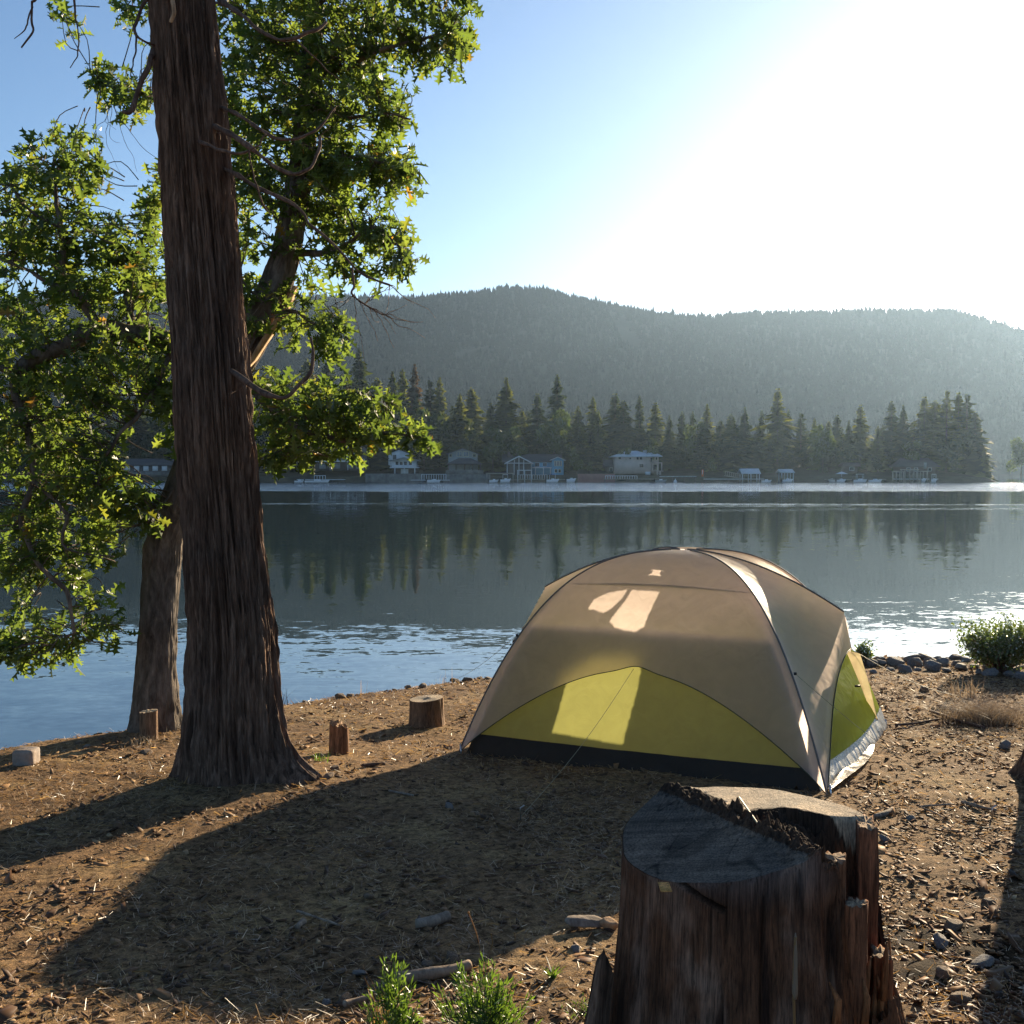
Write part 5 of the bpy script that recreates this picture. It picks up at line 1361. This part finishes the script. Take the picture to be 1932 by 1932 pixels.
# ------------------------------------------------------------------ smaller stumps, posts, block
def small_stump(name, px, py, d_top, w_px, label, seed, tilt=0.0, taper=1.15, ragged=.0, topc=(.45, .36, .25), side=(.20, .125, .075)):
    g = Gp(px, py); r = w_px / F * g.y / 2; hgt = P(px, d_top, g.y).z - g.z
    h = thing(name, g, label, 'stump')
    n = 64; aa = np.arange(n) / n * 2 * np.pi; ns = 40
    A2, S2 = np.meshgrid(aa, np.linspace(0, 1, ns))
    topz = hgt * (1 + tilt * np.cos(aa) + ragged * perlin(np.cos(aa) * 3, np.sin(aa) * 3, seed))
    Zs = topz[None] * (1 - S2) - .06 * S2
    rad = r * (1 + (taper - 1) * S2 ** 2 + .07 * perlin(np.cos(A2) * 2.5, np.sin(A2) * 2.5, Zs * 2 + seed) + .05 * perlin(np.cos(A2) * 9, np.sin(A2) * 9, Zs * 3 + seed))
    Vs = np.stack([g.x + rad * np.cos(A2), g.y + rad * np.sin(A2), g.z + Zs], -1)
    v = .75 + .5 * sstep(-.2, .4, fbm(np.cos(A2) * 5, np.sin(A2) * 5, Zs * 3 + seed, 3))
    m = MB().add(Vs.reshape(-1, 3), grid_faces(ns, n, True)[:, ::-1], (np.array(side) * v[..., None]).reshape(-1, 3))
    m.build('side', M['stump_small'], h, True)
    K = 10; Vt_ = []
    for i in range(K):
        f = (1 - i / (K - 1)) * .998
        Vt_.append(np.stack([g.x + rad[0] * np.cos(aa) * f, g.y + rad[0] * np.sin(aa) * f, g.z + topz * 1 + .002 + .012 * ragged * 8 * perlin(np.cos(aa) * f * 4, np.sin(aa) * f * 4, seed) * (f < .95)], -1))
    Vt_ = np.array(Vt_); MB().add(Vt_.reshape(-1, 3), grid_faces(K, n, True), topc).build('cut_top', M['stump_small'], h)
    return h
small_stump('tree_stump', 805, 1368, 1318, 64, 'wide low tan stump standing alone left of the tent', 1.0, .05, 1.2)
small_stump('tree_stump', 640, 1420, 1368, 36, 'narrow splintered reddish stump beside the cedar foot', 2.0, -.12, 1.15, .16, (.30, .19, .11), (.24, .13, .07))
small_stump('tree_stump', 281, 1394, 1342, 33, 'short stump standing against the oak base', 3.0, .03, 1.05, .03)
small_stump('tree_stump', 985, 1262, 1196, 36, 'dark stump half hidden behind the tent at the bank', 4.0, .04, 1.0, .0, (.40, .28, .17), (.12, .06, .035))
g = Gp(50, 1443); r_ = 20 / F * g.y; hh = 33 / F * g.y
bk = thing('stone_block', g, 'squared pale stone block at the bank edge', 'stone block')
V = []; K = 8
import itertools
bm_n = 12
def rounded_box(sx_, sy_, sz_, seed, p=7):
    lat = np.linspace(-np.pi/2, np.pi/2, 25); lon = np.linspace(0, 2*np.pi, 37)[:-1]
    LO, LA = np.meshgrid(lon, lat)
    d = np.stack([np.cos(LA)*np.cos(LO), np.cos(LA)*np.sin(LO), np.sin(LA)], -1)
    k_ = (np.abs(d) ** p).sum(-1) ** (-1 / p)
    v_ = d * k_[..., None] * np.array([sx_, sy_, sz_])
    v_ *= (1 + .05 * fbm(d[..., 0] * 3, d[..., 1] * 3, d[..., 2] * 3 + seed, 4))[..., None]
    return v_, grid_faces(25, 36, True)
v_, f_ = rounded_box(r_, r_, hh / 2, 1.0)
MB().add(v_.reshape(-1, 3) + np.array([g.x, g.y, g.z + hh * .46]), f_).build('block', M['block'], bk, True)

# ------------------------------------------------------------------ rocks
def rock_mesh(seed, flat=.7, planes=16):
    rgk = np.random.default_rng(seed)
    lat = np.linspace(-np.pi/2, np.pi/2, 19); lon = np.linspace(0, 2*np.pi, 29)[:-1]
    LO, LA = np.meshgrid(lon, lat)
    d = np.stack([np.cos(LA)*np.cos(LO), np.cos(LA)*np.sin(LO), np.sin(LA)], -1)
    r = np.full(d.shape[:2], 1.0)
    for _ in range(planes):
        nv = rgk.normal(size=3); nv /= np.linalg.norm(nv); off = rgk.uniform(.5, .8)
        dt = d @ nv
        r = np.where(dt > .05, np.minimum(r, off / np.maximum(dt, .05)), r)
    r = r * (1 + .06 * fbm(d[..., 0]*3, d[..., 1]*3, d[..., 2]*3 + seed, 3))
    return (d * r[..., None] * np.array([1, .85, flat])), grid_faces(19, 28, True)
RK = [rock_mesh(i, fl) for i, fl in enumerate((.7, .55, .8, .45, .9, .3))]
rk_cache = {}
def rock(px, py, w_px, pi, label, mat='rock', group=None, rot=None, lift=.25, tall=1.0):
    g = Gp(px, py); s = w_px / F * g.y / 2 * 1.15
    key = (pi, mat)
    if key not in rk_cache:
        me = MB().add(RK[pi][0].reshape(-1, 3), RK[pi][1]).build('rock', M[mat], None, False); rk_cache[key] = me; o = me
    else:
        o = rk_cache[key].copy(); COL.objects.link(o)
    o.location = (g.x, g.y, g.z + s * lift * tall)
    o.scale = (s, s, s * tall); o.rotation_euler = (random.uniform(-.2, .2), random.uniform(-.2, .2), rot if rot is not None else random.uniform(0, 6.28))
    return tag(o, label, 'rock', group)
ROCKS = [(1797,1755,44,0,'angular dark brown rock, largest beyond the charred patch','brown_rock',1.1),(1775,1783,42,2,'dark blocky rock just in front of the largest angular one','rock',1),(1777,1846,32,4,'upright pointed brown rock right of the huge stump','brown_rock',1.5),
 (1852,1822,54,3,'wide low grey rock in the charred patch','rock',.8),(1807,1888,46,1,'broad brown rock lowest right of the huge stump','brown_rock',.9),(1864,1706,30,1,'flat-topped rock lit on its upper face','brown_rock',1),(1744,1305,20,4,'small upright rock alone on the bare path by the bank','brown_rock',1.3),
 (1897,1412,30,2,'pale rock at the foot of the dark trunk','rock',1),(634,1452,22,0,'reddish stone beside the narrow splintered stump','brown_rock',1),(618,1468,34,3,'flat reddish stone touching the cedar root','brown_rock',.6),(676,1838,36,3,'wide flat grey rock near the shadow tip edge','rock',.7),
 (855,1812,38,1,'tan wedge rock lit at the shadow edge','brown_rock',1),(1086,1795,28,0,'dark cubic rock left of the huge stump','rock',1.1),(616,1895,26,0,'small dark rock behind the fallen grey sticks','rock',1),(652,1892,36,2,'dark round-backed rock beside the fallen grey sticks','brown_rock',1),
 (848,1524,24,1,'dark lump of rock in tent shadow facing the tent door wall','rock',1),(163,1410,18,3,'thin pale rock on the bank edge left of the oak','rock',.8),(278,1422,34,3,'low flat dark rock between oak base and cedar','brown_rock',.6),(695,1698,26,5,'thin slanted slab in tent shadow','brown_rock',1.6),
 (716,1868,24,1,'warm brown stone by the green seedling','brown_rock',1),(640,1836,28,3,'low brown stone at the lit edge of the shadow','brown_rock',.7),(805,1822,30,5,'flat orange-lit stone at the shadow edge','brown_rock',1),(1668,1585,24,2,'small dark stone behind the huge stump','rock',.9),(1720,1546,22,0,'small blocky stone by the bent stick','rock',.9)]
for px, py, wp, pi, lab, mt, tl in ROCKS: rock(px, py, wp, pi, lab, mt, tall=tl)
rgr = np.random.default_rng(14)
for i in range(34):
    px = 1632 + 9.2 * i + rgr.normal() * 3; row = i % 3
    py = 1246 + row * 10 + rgr.normal() * 2 + max(0, px - 1800) * .1
    rock(px, py, rgr.uniform(18, 38), int(rgr.integers(0, 5)), 'grey boulder in the rough stone bank behind the tent and bush', 'rock', 'boulders piled along the water bank', tall=rgr.uniform(.8, 1.15))
for i in range(16):
    px = [905, 880, 870, 800, 770, 745, 660, 640, 575, 860, 920, 150, 190, 215, 120, 90][i]; py = np.interp(px, [0, 250, 530, 640, 840, 940], [1418, 1386, 1330, 1314, 1288, 1276]) + rgr.uniform(1, 5)
    rock(px, py, rgr.uniform(10, 24), int(rgr.integers(0, 5)), 'small stone on the grassy bank edge above the water', 'brown_rock', 'small stones along the bank edge', tall=.9)

# ------------------------------------------------------------------ fallen sticks and logs
def stick(pts, r0, r1, label, mat='drift_wood', cat='stick', name='stick'):
    W = []
    for p in pts:
        g = Gp(p[0], p[1]); g.z += (p[2] if len(p) > 2 else .01) + r0 * .6; W.append(g)
    pth = smooth_path(W, 5)
    t = np.linspace(0, 1, len(pth))
    o = MB().tube(pth, r0 + (r1 - r0) * t, 9, None, .25).build(name, M[mat], None, True)
    return tag(o, label, cat)
stick([(786,1753),(815,1748),(845,1738)], .018, .022, 'short thick grey branch with a broken knob in tent shadow')
stick([(743,1860),(800,1850),(850,1842),(886,1832)], .018, .016, 'long grey log lying behind the two green seedlings', cat='log', name='log')
stick([(650,1906),(672,1899),(700,1892)], .017, .013, 'short grey log end at the picture foot by the seedling', cat='log', name='log')
stick([(734,1496),(760,1501),(780,1505)], .006, .005, 'thin straight pale stick in tent shadow')
stick([(683,1449),(704,1447),(726,1446)], .012, .01, 'stubby reddish stick beside the narrow splintered stump', 'dead_wood')
stick([(1650,1545),(1668,1541),(1684,1532)], .010, .014, 'curved tan stick between tent corner and stump')
stick([(1735,1527),(1765,1524),(1795,1522)], .008, .006, 'straight grey stick on the chips right of the tent')
stick([(1738,1528),(1760,1536),(1782,1548)], .005, .003, 'thin bent stick forked under the straight grey one')
stick([(1814,1518),(1850,1528),(1880,1534)], .012, .010, 'long heavy stick right of the guy line')
stick([(1770,1338),(1810,1348),(1850,1362)], .022, .018, 'dark fallen limb beside the dry grass clump', 'dead_wood', 'log', 'log')
stick([(1755,1345),(1800,1362),(1858,1378)], .016, .012, 'second dark limb crossing under the dry grass clump', 'dead_wood', 'log', 'log')
stick([(1690,1372),(1730,1368),(1772,1360)], .012, .008, 'thin dark limb near the tent far corner', 'dead_wood')
stick([(560,1725),(600,1738),(640,1752)], .006, .004, 'thin grey twig lying mid shadow')
stick([(1905,1268),(1935,1258)], .02, .018, 'pale driftwood pole at the bush base')
stick([(560,1756),(574,1745)], .008, .01, 'broken grey peg of wood in tent shadow')
stick([(330,1470),(370,1466),(400,1462)], .007, .005, 'thin stick by the cedar shadow edge', 'dead_wood')
stick([(150,1690),(185,1688),(214,1683)], .006, .004, 'thin brown stick in the lit strip', 'dead_wood')
stick([(990,1640),(1030,1634),(1060,1632)], .005, .004, 'slender dark twig in the shadow near the stump', 'dead_wood')
stick([(318,1362,.0),(334,1352,.06),(352,1344,.12)], .009, .006, 'dark stick leaning between oak base and cedar', 'dead_wood')
# chunk of broken bark left of the big stump
g = Gp(1118, 1752); ck = thing('wood_chunk', g, 'split chunk of grey bark and pale wood left of the huge stump', 'wood chunk')
v_, f_ = RK[3]; sc = 46 / F * g.y
MB().add(v_.reshape(-1, 3) * np.array([sc, sc * .7, sc * .55]) + np.array(g) + np.array([-.02, 0, .03]), f_).build('bark', M['drift_wood'], ck)
v_, f_ = RK[0]; MB().add(v_.reshape(-1, 3) * np.array([sc * .5, sc * .45, sc * .5]) + np.array(g) + np.array([.055, -.02, .03]), f_).build('split_wood', M['torn_wood'], ck)

# ------------------------------------------------------------------ tree at the right edge
g = Gp(1996, 1470); rt = thing('pine_tree', g, 'dark rough trunk at the picture edge with spreading root foot', 'tree')
zs = np.concatenate([np.linspace(g.z - .15, g.z + .5, 60), np.linspace(g.z + .52, 9, 140)])
fl = lambda A, Z: np.exp(-np.maximum(Z - g.z, 0) / .13) * (.10 + .06 * perlin(np.cos(A) * 2, np.sin(A) * 2, 5.5))
Vt = trunk_surface(lambda z: g.x + .012 * (z - g.z) + 0 * z, lambda z: g.y + 0 * z, lambda z: np.interp(z, [g.z, g.z + .5, 9], [.17, .15, .06]), zs, 140, .02, 11.0, 8, 1.2, fl)
MB().add(Vt.reshape(-1, 3), grid_faces(len(zs), 140, True)).build('trunk', M['cedar_bark'], rt, True)

# ------------------------------------------------------------------ bushes, grass clumps, seedlings
def oval(): 
    h = np.array([(0, 0), (.2, .2), (.5, .3), (.8, .2), (1, 0), (.8, -.2), (.5, -.3), (.2, -.2)])
    return np.stack([h[:, 0], h[:, 1], -.1 * h[:, 0] ** 2 + .2 * np.abs(h[:, 1])], -1), np.arange(8)[None]
def bush(px, py, cy, rx, ry, n, label, seed, leaf=.031, stems=30):
    g = Gp(px, py); rgb = np.random.default_rng(seed)
    h = thing('shrub', g, label, 'shrub')
    mb_, ms = MB(), MB()
    c0 = P(px, cy, g.y); Rx, Rz = rx / F * g.y, ry / F * g.y
    Pp, Aa, Nn = [], [], []
    for i in range(stems):
        u = rgb.normal(size=3); u /= np.linalg.norm(u); u[2] = abs(u[2]) * .9 + .05
        e = np.array(c0) + u * np.array([Rx, Rx * .9, Rz]) * rgb.uniform(.45, 1.1) - np.array([0, 0, Rz * .3])
        b = np.array(g) + rgb.normal(size=3) * np.array([.05, .05, 0])
        ms.tube(smooth_path([b, b * .5 + e * .5 + np.array([0, 0, -.03]) + rgb.normal(size=3) * .04, e], 3), [.012] * 3 + [.008] * 2 + [.004] * 2, 5)
        for q in range(n // stems):
            t = rgb.uniform(.45, 1.1); ctr = b + (e - b) * t + rgb.normal(size=3) * np.array([Rx, Rx, Rz]) * .17
            d_ = u * .5 + rgb.normal(size=3) * .6; d_ /= np.linalg.norm(d_)
            n_ = rgb.normal(size=3); n_ -= d_ * (n_ @ d_); n_ /= np.linalg.norm(n_)
            Pp.append(ctr); Aa.append(d_); Nn.append(n_)
    T_, f_ = oval()
    place_leaves(mb_, T_, f_, np.array(Pp), np.array(Aa), np.array(Nn), rgb.uniform(.7, 1.3, len(Pp)) * leaf)
    mb_.build('foliage', M['bush_leaf'], h); ms.build('stem', M['dead_wood'], h, True)
bush(1885, 1268, 1206, 74, 52, 10500, 'round green shrub with bare red stems on the stone bank', 3)
bush(1628, 1256, 1228, 24, 24, 700, 'small green shrub peeking out behind the tent', 4, .03, 12)
def tuft(px, py, rx, h_px, n, label, seed, mat='dry_grass', cat='grass clump', name='grass_clump', wd=.0022, curl=.5):
    g = Gp(px, py); rgb = np.random.default_rng(seed); m = MB()
    for i in range(n):
        b = np.array([g.x + rgb.normal() * rx / F * g.y * .5, g.y + rgb.normal() * rx / F * g.y * .35, 0]); b[2] = float(base_z(b[0], b[1])) - .01
        L = h_px / F * g.y * rgb.uniform(.5, 1.1); ln = np.array([rgb.normal(), rgb.normal(), 0]) * .45
        k = 4; pr = []
        for s_ in range(k + 1):
            t = s_ / k; pr.append(b + np.array([0, 0, L * t * (1 - .2 * t)]) + ln * L * (t ** 2) * curl * 2)
        pr = np.array(pr); sd = np.array([math.cos(i), math.sin(i), 0]) * wd
        wq = (1 - np.linspace(0, 1, k + 1) * .8)[:, None]
        V = np.concatenate([pr - sd * wq, pr + sd * wq]); 
        m.add(V, np.array([[j, j + 1, k + 2 + j, k + 1 + j] for j in range(k)]))
    return tag(m.build(name, M[mat]), label, cat)
tuft(1858, 1362, 80, 58, 1300, 'feathery dry grass clump lit gold beside dark fallen limbs', 5, curl=1.1)
tuft(1820, 1316, 34, 50, 60, 'sparse dry weed stalks behind the feathery grass clump', 6, wd=.004, curl=.25, cat='weeds')
tuft(345, 1376, 60, 22, 60, 'thin dry grass at the oak base', 7)
tuft(262, 1402, 40, 24, 90, 'dry grass fringe left of the oak on the bank edge', 8)
tuft(540, 1330, 18, 45, 7, 'few bare weed stalks on the bank beside the cedar', 9, 'dead_wood', 'weeds', wd=.003, curl=.35)
tuft(690, 1312, 16, 40, 5, 'thin weed stalks on the bank in front of the water', 10, 'straw', 'weeds', wd=.002, curl=.2)
tuft(835, 1292, 20, 40, 6, 'thin weed stalks on the bank near the tent guy line', 12, 'straw', 'weeds', wd=.002, curl=.3)
tuft(606, 1436, 16, 26, 24, 'bright green sprout at the cedar root', 13, 'seedling', 'sprout', 'sprout', .004)
tuft(1042, 1850, 3, 40, 30, 'small yellow-green sprout left of the huge stump', 15, 'seedling', 'sprout', 'sprout', .005)
tuft(1125, 1905, 60, 22, 240, 'low green tuft growing at the foot of the huge stump', 16, 'seedling', 'sprout', 'sprout', .003)
def stalk(px, py, tx, ty, label, head):
    g = Gp(px, py); e = P(tx, ty, g.y); h = thing('seed_stalk', g, label, 'weed')
    MB().tube(smooth_path([g, (g * .5 + e * .5) + Vector((.008, 0, 0)), e], 5), .0018, 5).build('stem', M['straw'], h)
    v_, f_ = RK[0]; MB().add(v_.reshape(-1, 3) * np.array([.006, .006, head]) + np.array(e), f_).build('seed_head', M['straw'], h, True)
stalk(908, 1808, 884, 1722, 'tallest thin stalk with a reddish seed head behind the seedlings', .013)
stalk(924, 1795, 926, 1762, 'short stalk with round pale seed head beside the tallest stalk', .008)
stalk(966, 1780, 970, 1760, 'short stalk with pale seed head nearest the huge stump', .008)
g = Vector((P(1499, 1900, 2.5).x, 2.5, 0)); g.z = float(base_z(g.x, g.y)); e = P(1501, 1768, 2.5)
h = thing('seed_stalk', g, 'single pale dry stalk standing upright before the huge stump', 'weed')
MB().tube(smooth_path([g, g * .6 + e * .4 + Vector((.004, 0, 0)), g * .2 + e * .8 + Vector((-.003, 0, 0)), e], 6), .0032, 6).build('stem', M['straw'], h)
MB().tube(smooth_path([g * .25 + e * .75, g * .1 + e * .9, e + Vector((0, 0, .01))], 5), [.004, .006, .0065, .006, .0055, .0055, .005, .004, .003, .0025, .001], 6, None, .4).build('seed_head', M['dry_grass'], h)
def seedling(px, py, top, wpx, n, label, seed):
    g = Gp(px, py); rgb = np.random.default_rng(seed)
    h = thing('cedar_seedling', g, label, 'seedling')
    mf, ms = MB(), MB()
    Hh_ = P(px, top, g.y).z - g.z; Wd = wpx / F * g.y / 2
    for i in range(n):
        an = rgb.uniform(0, 6.28); t = rgb.uniform(.1, 1); rr_ = Wd * (1 - .45 * t ** 3) * rgb.uniform(.15, 1.0) ** .7
        e = np.array([g.x + rr_ * math.cos(an), g.y + rr_ * math.sin(an), g.z + Hh_ * t * rgb.uniform(.8, 1.05)])
        b = np.array([g.x + .1 * rr_ * math.cos(an), g.y + .1 * rr_ * math.sin(an), g.z + Hh_ * max(0, t - .45)])
        pth = np.array([tuple(q) for q in smooth_path([b, b * .5 + e * .5 + np.array([rr_ * .15 * math.cos(an), rr_ * .15 * math.sin(an), -.02]), e], 4)])
        ms.tube(pth, np.linspace(.003, .001, len(pth)), 4)
        ax_ = e - b; ax_ /= np.linalg.norm(ax_)
        for q in range(26):
            f_ = rgb.uniform(.25, 1.0); c_ = pth[int(f_ * (len(pth) - 1))] + rgb.normal(size=3) * .006
            d_ = ax_ * .8 + rgb.normal(size=3) * .5 + np.array([0, 0, .25]); d_ /= np.linalg.norm(d_)
            s_ = np.cross(d_, rgb.normal(size=3)); s_ /= np.linalg.norm(s_)
            L = rgb.uniform(.014, .036)
            mf.add([c_, c_ + d_ * L * .5 + s_ * .0028, c_ + d_ * L, c_ + d_ * L * .5 - s_ * .0028], np.array([[0, 1, 2, 3]]))
    mf.build('foliage', M['seedling'], h); ms.build('stem', M['seedling'], h)
seedling(742, 1965, 1806, 120, 46, 'narrow feathery cedar seedling, taller-tipped of the two at the picture foot', 1)
seedling(915, 1985, 1826, 240, 105, 'broad bushy cedar seedling between the narrow seedling and the stump', 2)
tuft(718, 1950, 30, 130, 16, 'tall pale grass blades in the narrow seedling', 21, 'straw', 'grass', 'grass_clump', .003, .25)

# ------------------------------------------------------------------ bark chips, needles (nobody could count them)
rgc = np.random.default_rng(41)
def scatter(n, mix=.5):
    n1 = int(n * mix)
    px = rgc.uniform(-260, 2200, n1); py = rgc.uniform(1235, 2150, n1)
    y1 = 1.5 / ((py - 886) / F - .065); x1 = (px - 966) / F * y1
    y2 = np.sqrt(rgc.uniform(1.2 ** 2, 14.5 ** 2, n - n1)); x2 = rgc.uniform(-.70, .85, n - n1) * y2
    x, y = np.concatenate([x1, x2]), np.concatenate([y1, y2])
    ok = (y > 1) & (y < shore(x) + .1)
    return x[ok], y[ok]
def ground_h(x, y):
    return base_z(x, y)
x, y = scatter(110000, .3)
dens = fbm(x * 1.3, y * 1.3, 6.0, 3)
pxv = 966 + F * x / y
want = .2 + .5 * sstep(-.1, .3, dens) + .5 * sstep(1200, 1750, pxv)
keep = rgc.random(len(x)) < want
x, y = x[keep], y[keep]
n = len(x)
L = rgc.gamma(1.6, .0062, n) + .0035; L = np.minimum(L, .05)
W_ = L * rgc.uniform(.15, .7, n); Tk = rgc.uniform(.0015, .006, n) * (L / .03) ** .4
an = rgc.uniform(0, 2 * np.pi, n); tl = rgc.normal(0, .28, n); tr_ = rgc.normal(0, .25, n)
K = 5
ba = (np.arange(K)[None] + rgc.uniform(-.38, .38, (n, K))) / K * 2 * np.pi + rgc.uniform(0, 6.28, (n, 1))
pr = rgc.uniform(.55, 1.2, (n, K))
sq = 1 / np.maximum(np.abs(np.cos(ba)), np.abs(np.sin(ba)))
lx = np.cos(ba) * sq * pr * L[:, None]; ly = np.sin(ba) * sq * pr * W_[:, None]
lz = lx * tl[:, None] + ly * tr_[:, None] + .25 * (lx ** 2) / np.maximum(L[:, None], .01) * rgc.uniform(-.5, 1, (n, 1))
wx = x[:, None] + lx * np.cos(an)[:, None] - ly * np.sin(an)[:, None]; wy = y[:, None] + lx * np.sin(an)[:, None] + ly * np.cos(an)[:, None]
wz = (ground_h(x, y) + .003 + .3 * np.abs(tl) * L)[:, None] + lz
top = np.stack([wx, wy, wz + Tk[:, None]], -1); bot = np.stack([wx, wy, wz - .3 * Tk[:, None]], -1)
V = np.concatenate([top, bot], 1)
o_ = np.arange(n)[:, None] * (2 * K)
m = MB(); m.add(V.reshape(-1, 3), np.arange(K)[None] + o_)
side = np.stack([np.arange(K), np.arange(K) + K, (np.arange(K) + 1) % K + K, (np.arange(K) + 1) % K], -1)
m.F.append((side[None] + o_[:, :, None]).reshape(-1, 4))
tag(m.build('bark_litter', M['chips']), 'loose bark chips and bits of wood over the camp ground', 'litter', kind='stuff')
x, y = scatter(230000, .3)
dens = fbm(x * .9 + 5, y * .9, 2.0, 3); keep = rgc.random(len(x)) < (.25 + .75 * sstep(-.1, .25, dens)) * (1 - .55 * sstep(1150, 1500, 966 + F * x / y)); x, y = x[keep], y[keep]
n = len(x); L = rgc.uniform(.008, .034, n); an = rgc.uniform(0, 2 * np.pi, n); pz = rgc.normal(.12, .3, n)
d_ = np.stack([np.cos(an), np.sin(an), pz], -1) * L[:, None]; s_ = np.stack([-np.sin(an), np.cos(an), rgc.normal(0, .6, n)], -1) * (rgc.uniform(.0005, .0011, n) * (1 + .12 * y))[:, None]
b = np.stack([x, y, ground_h(x, y) + .004 + np.maximum(0, pz * L) * .5 + rgc.uniform(0, .008, n)], -1)
V = np.stack([b - d_ - s_, b - d_ + s_, b + d_ + s_ * .4, b + d_ - s_ * .4], 1)
tag(MB().add(V.reshape(-1, 3), np.arange(4 * n).reshape(-1, 4)).build('dry_needles', M['straw']), 'dry pine needles and straw strewn over the camp ground', 'litter', kind='stuff')

# ------------------------------------------------------------------ the air
k = NT('haze_air')
pv = k.n('ShaderNodeVolumePrincipled')
pv.inputs['Color'].default_value = (.46, .68, .98, 1); pv.inputs['Density'].default_value = HAZE_DENSITY; pv.inputs['Anisotropy'].default_value = HAZE_G
k.l(pv.outputs[0], k.out.inputs['Volume'])
tag(MB().box((-2650, -330, -4), (2650, 2150, 345)).build('haze', k.m), 'thin sunlit evening haze over the lake', 'haze', kind='stuff')
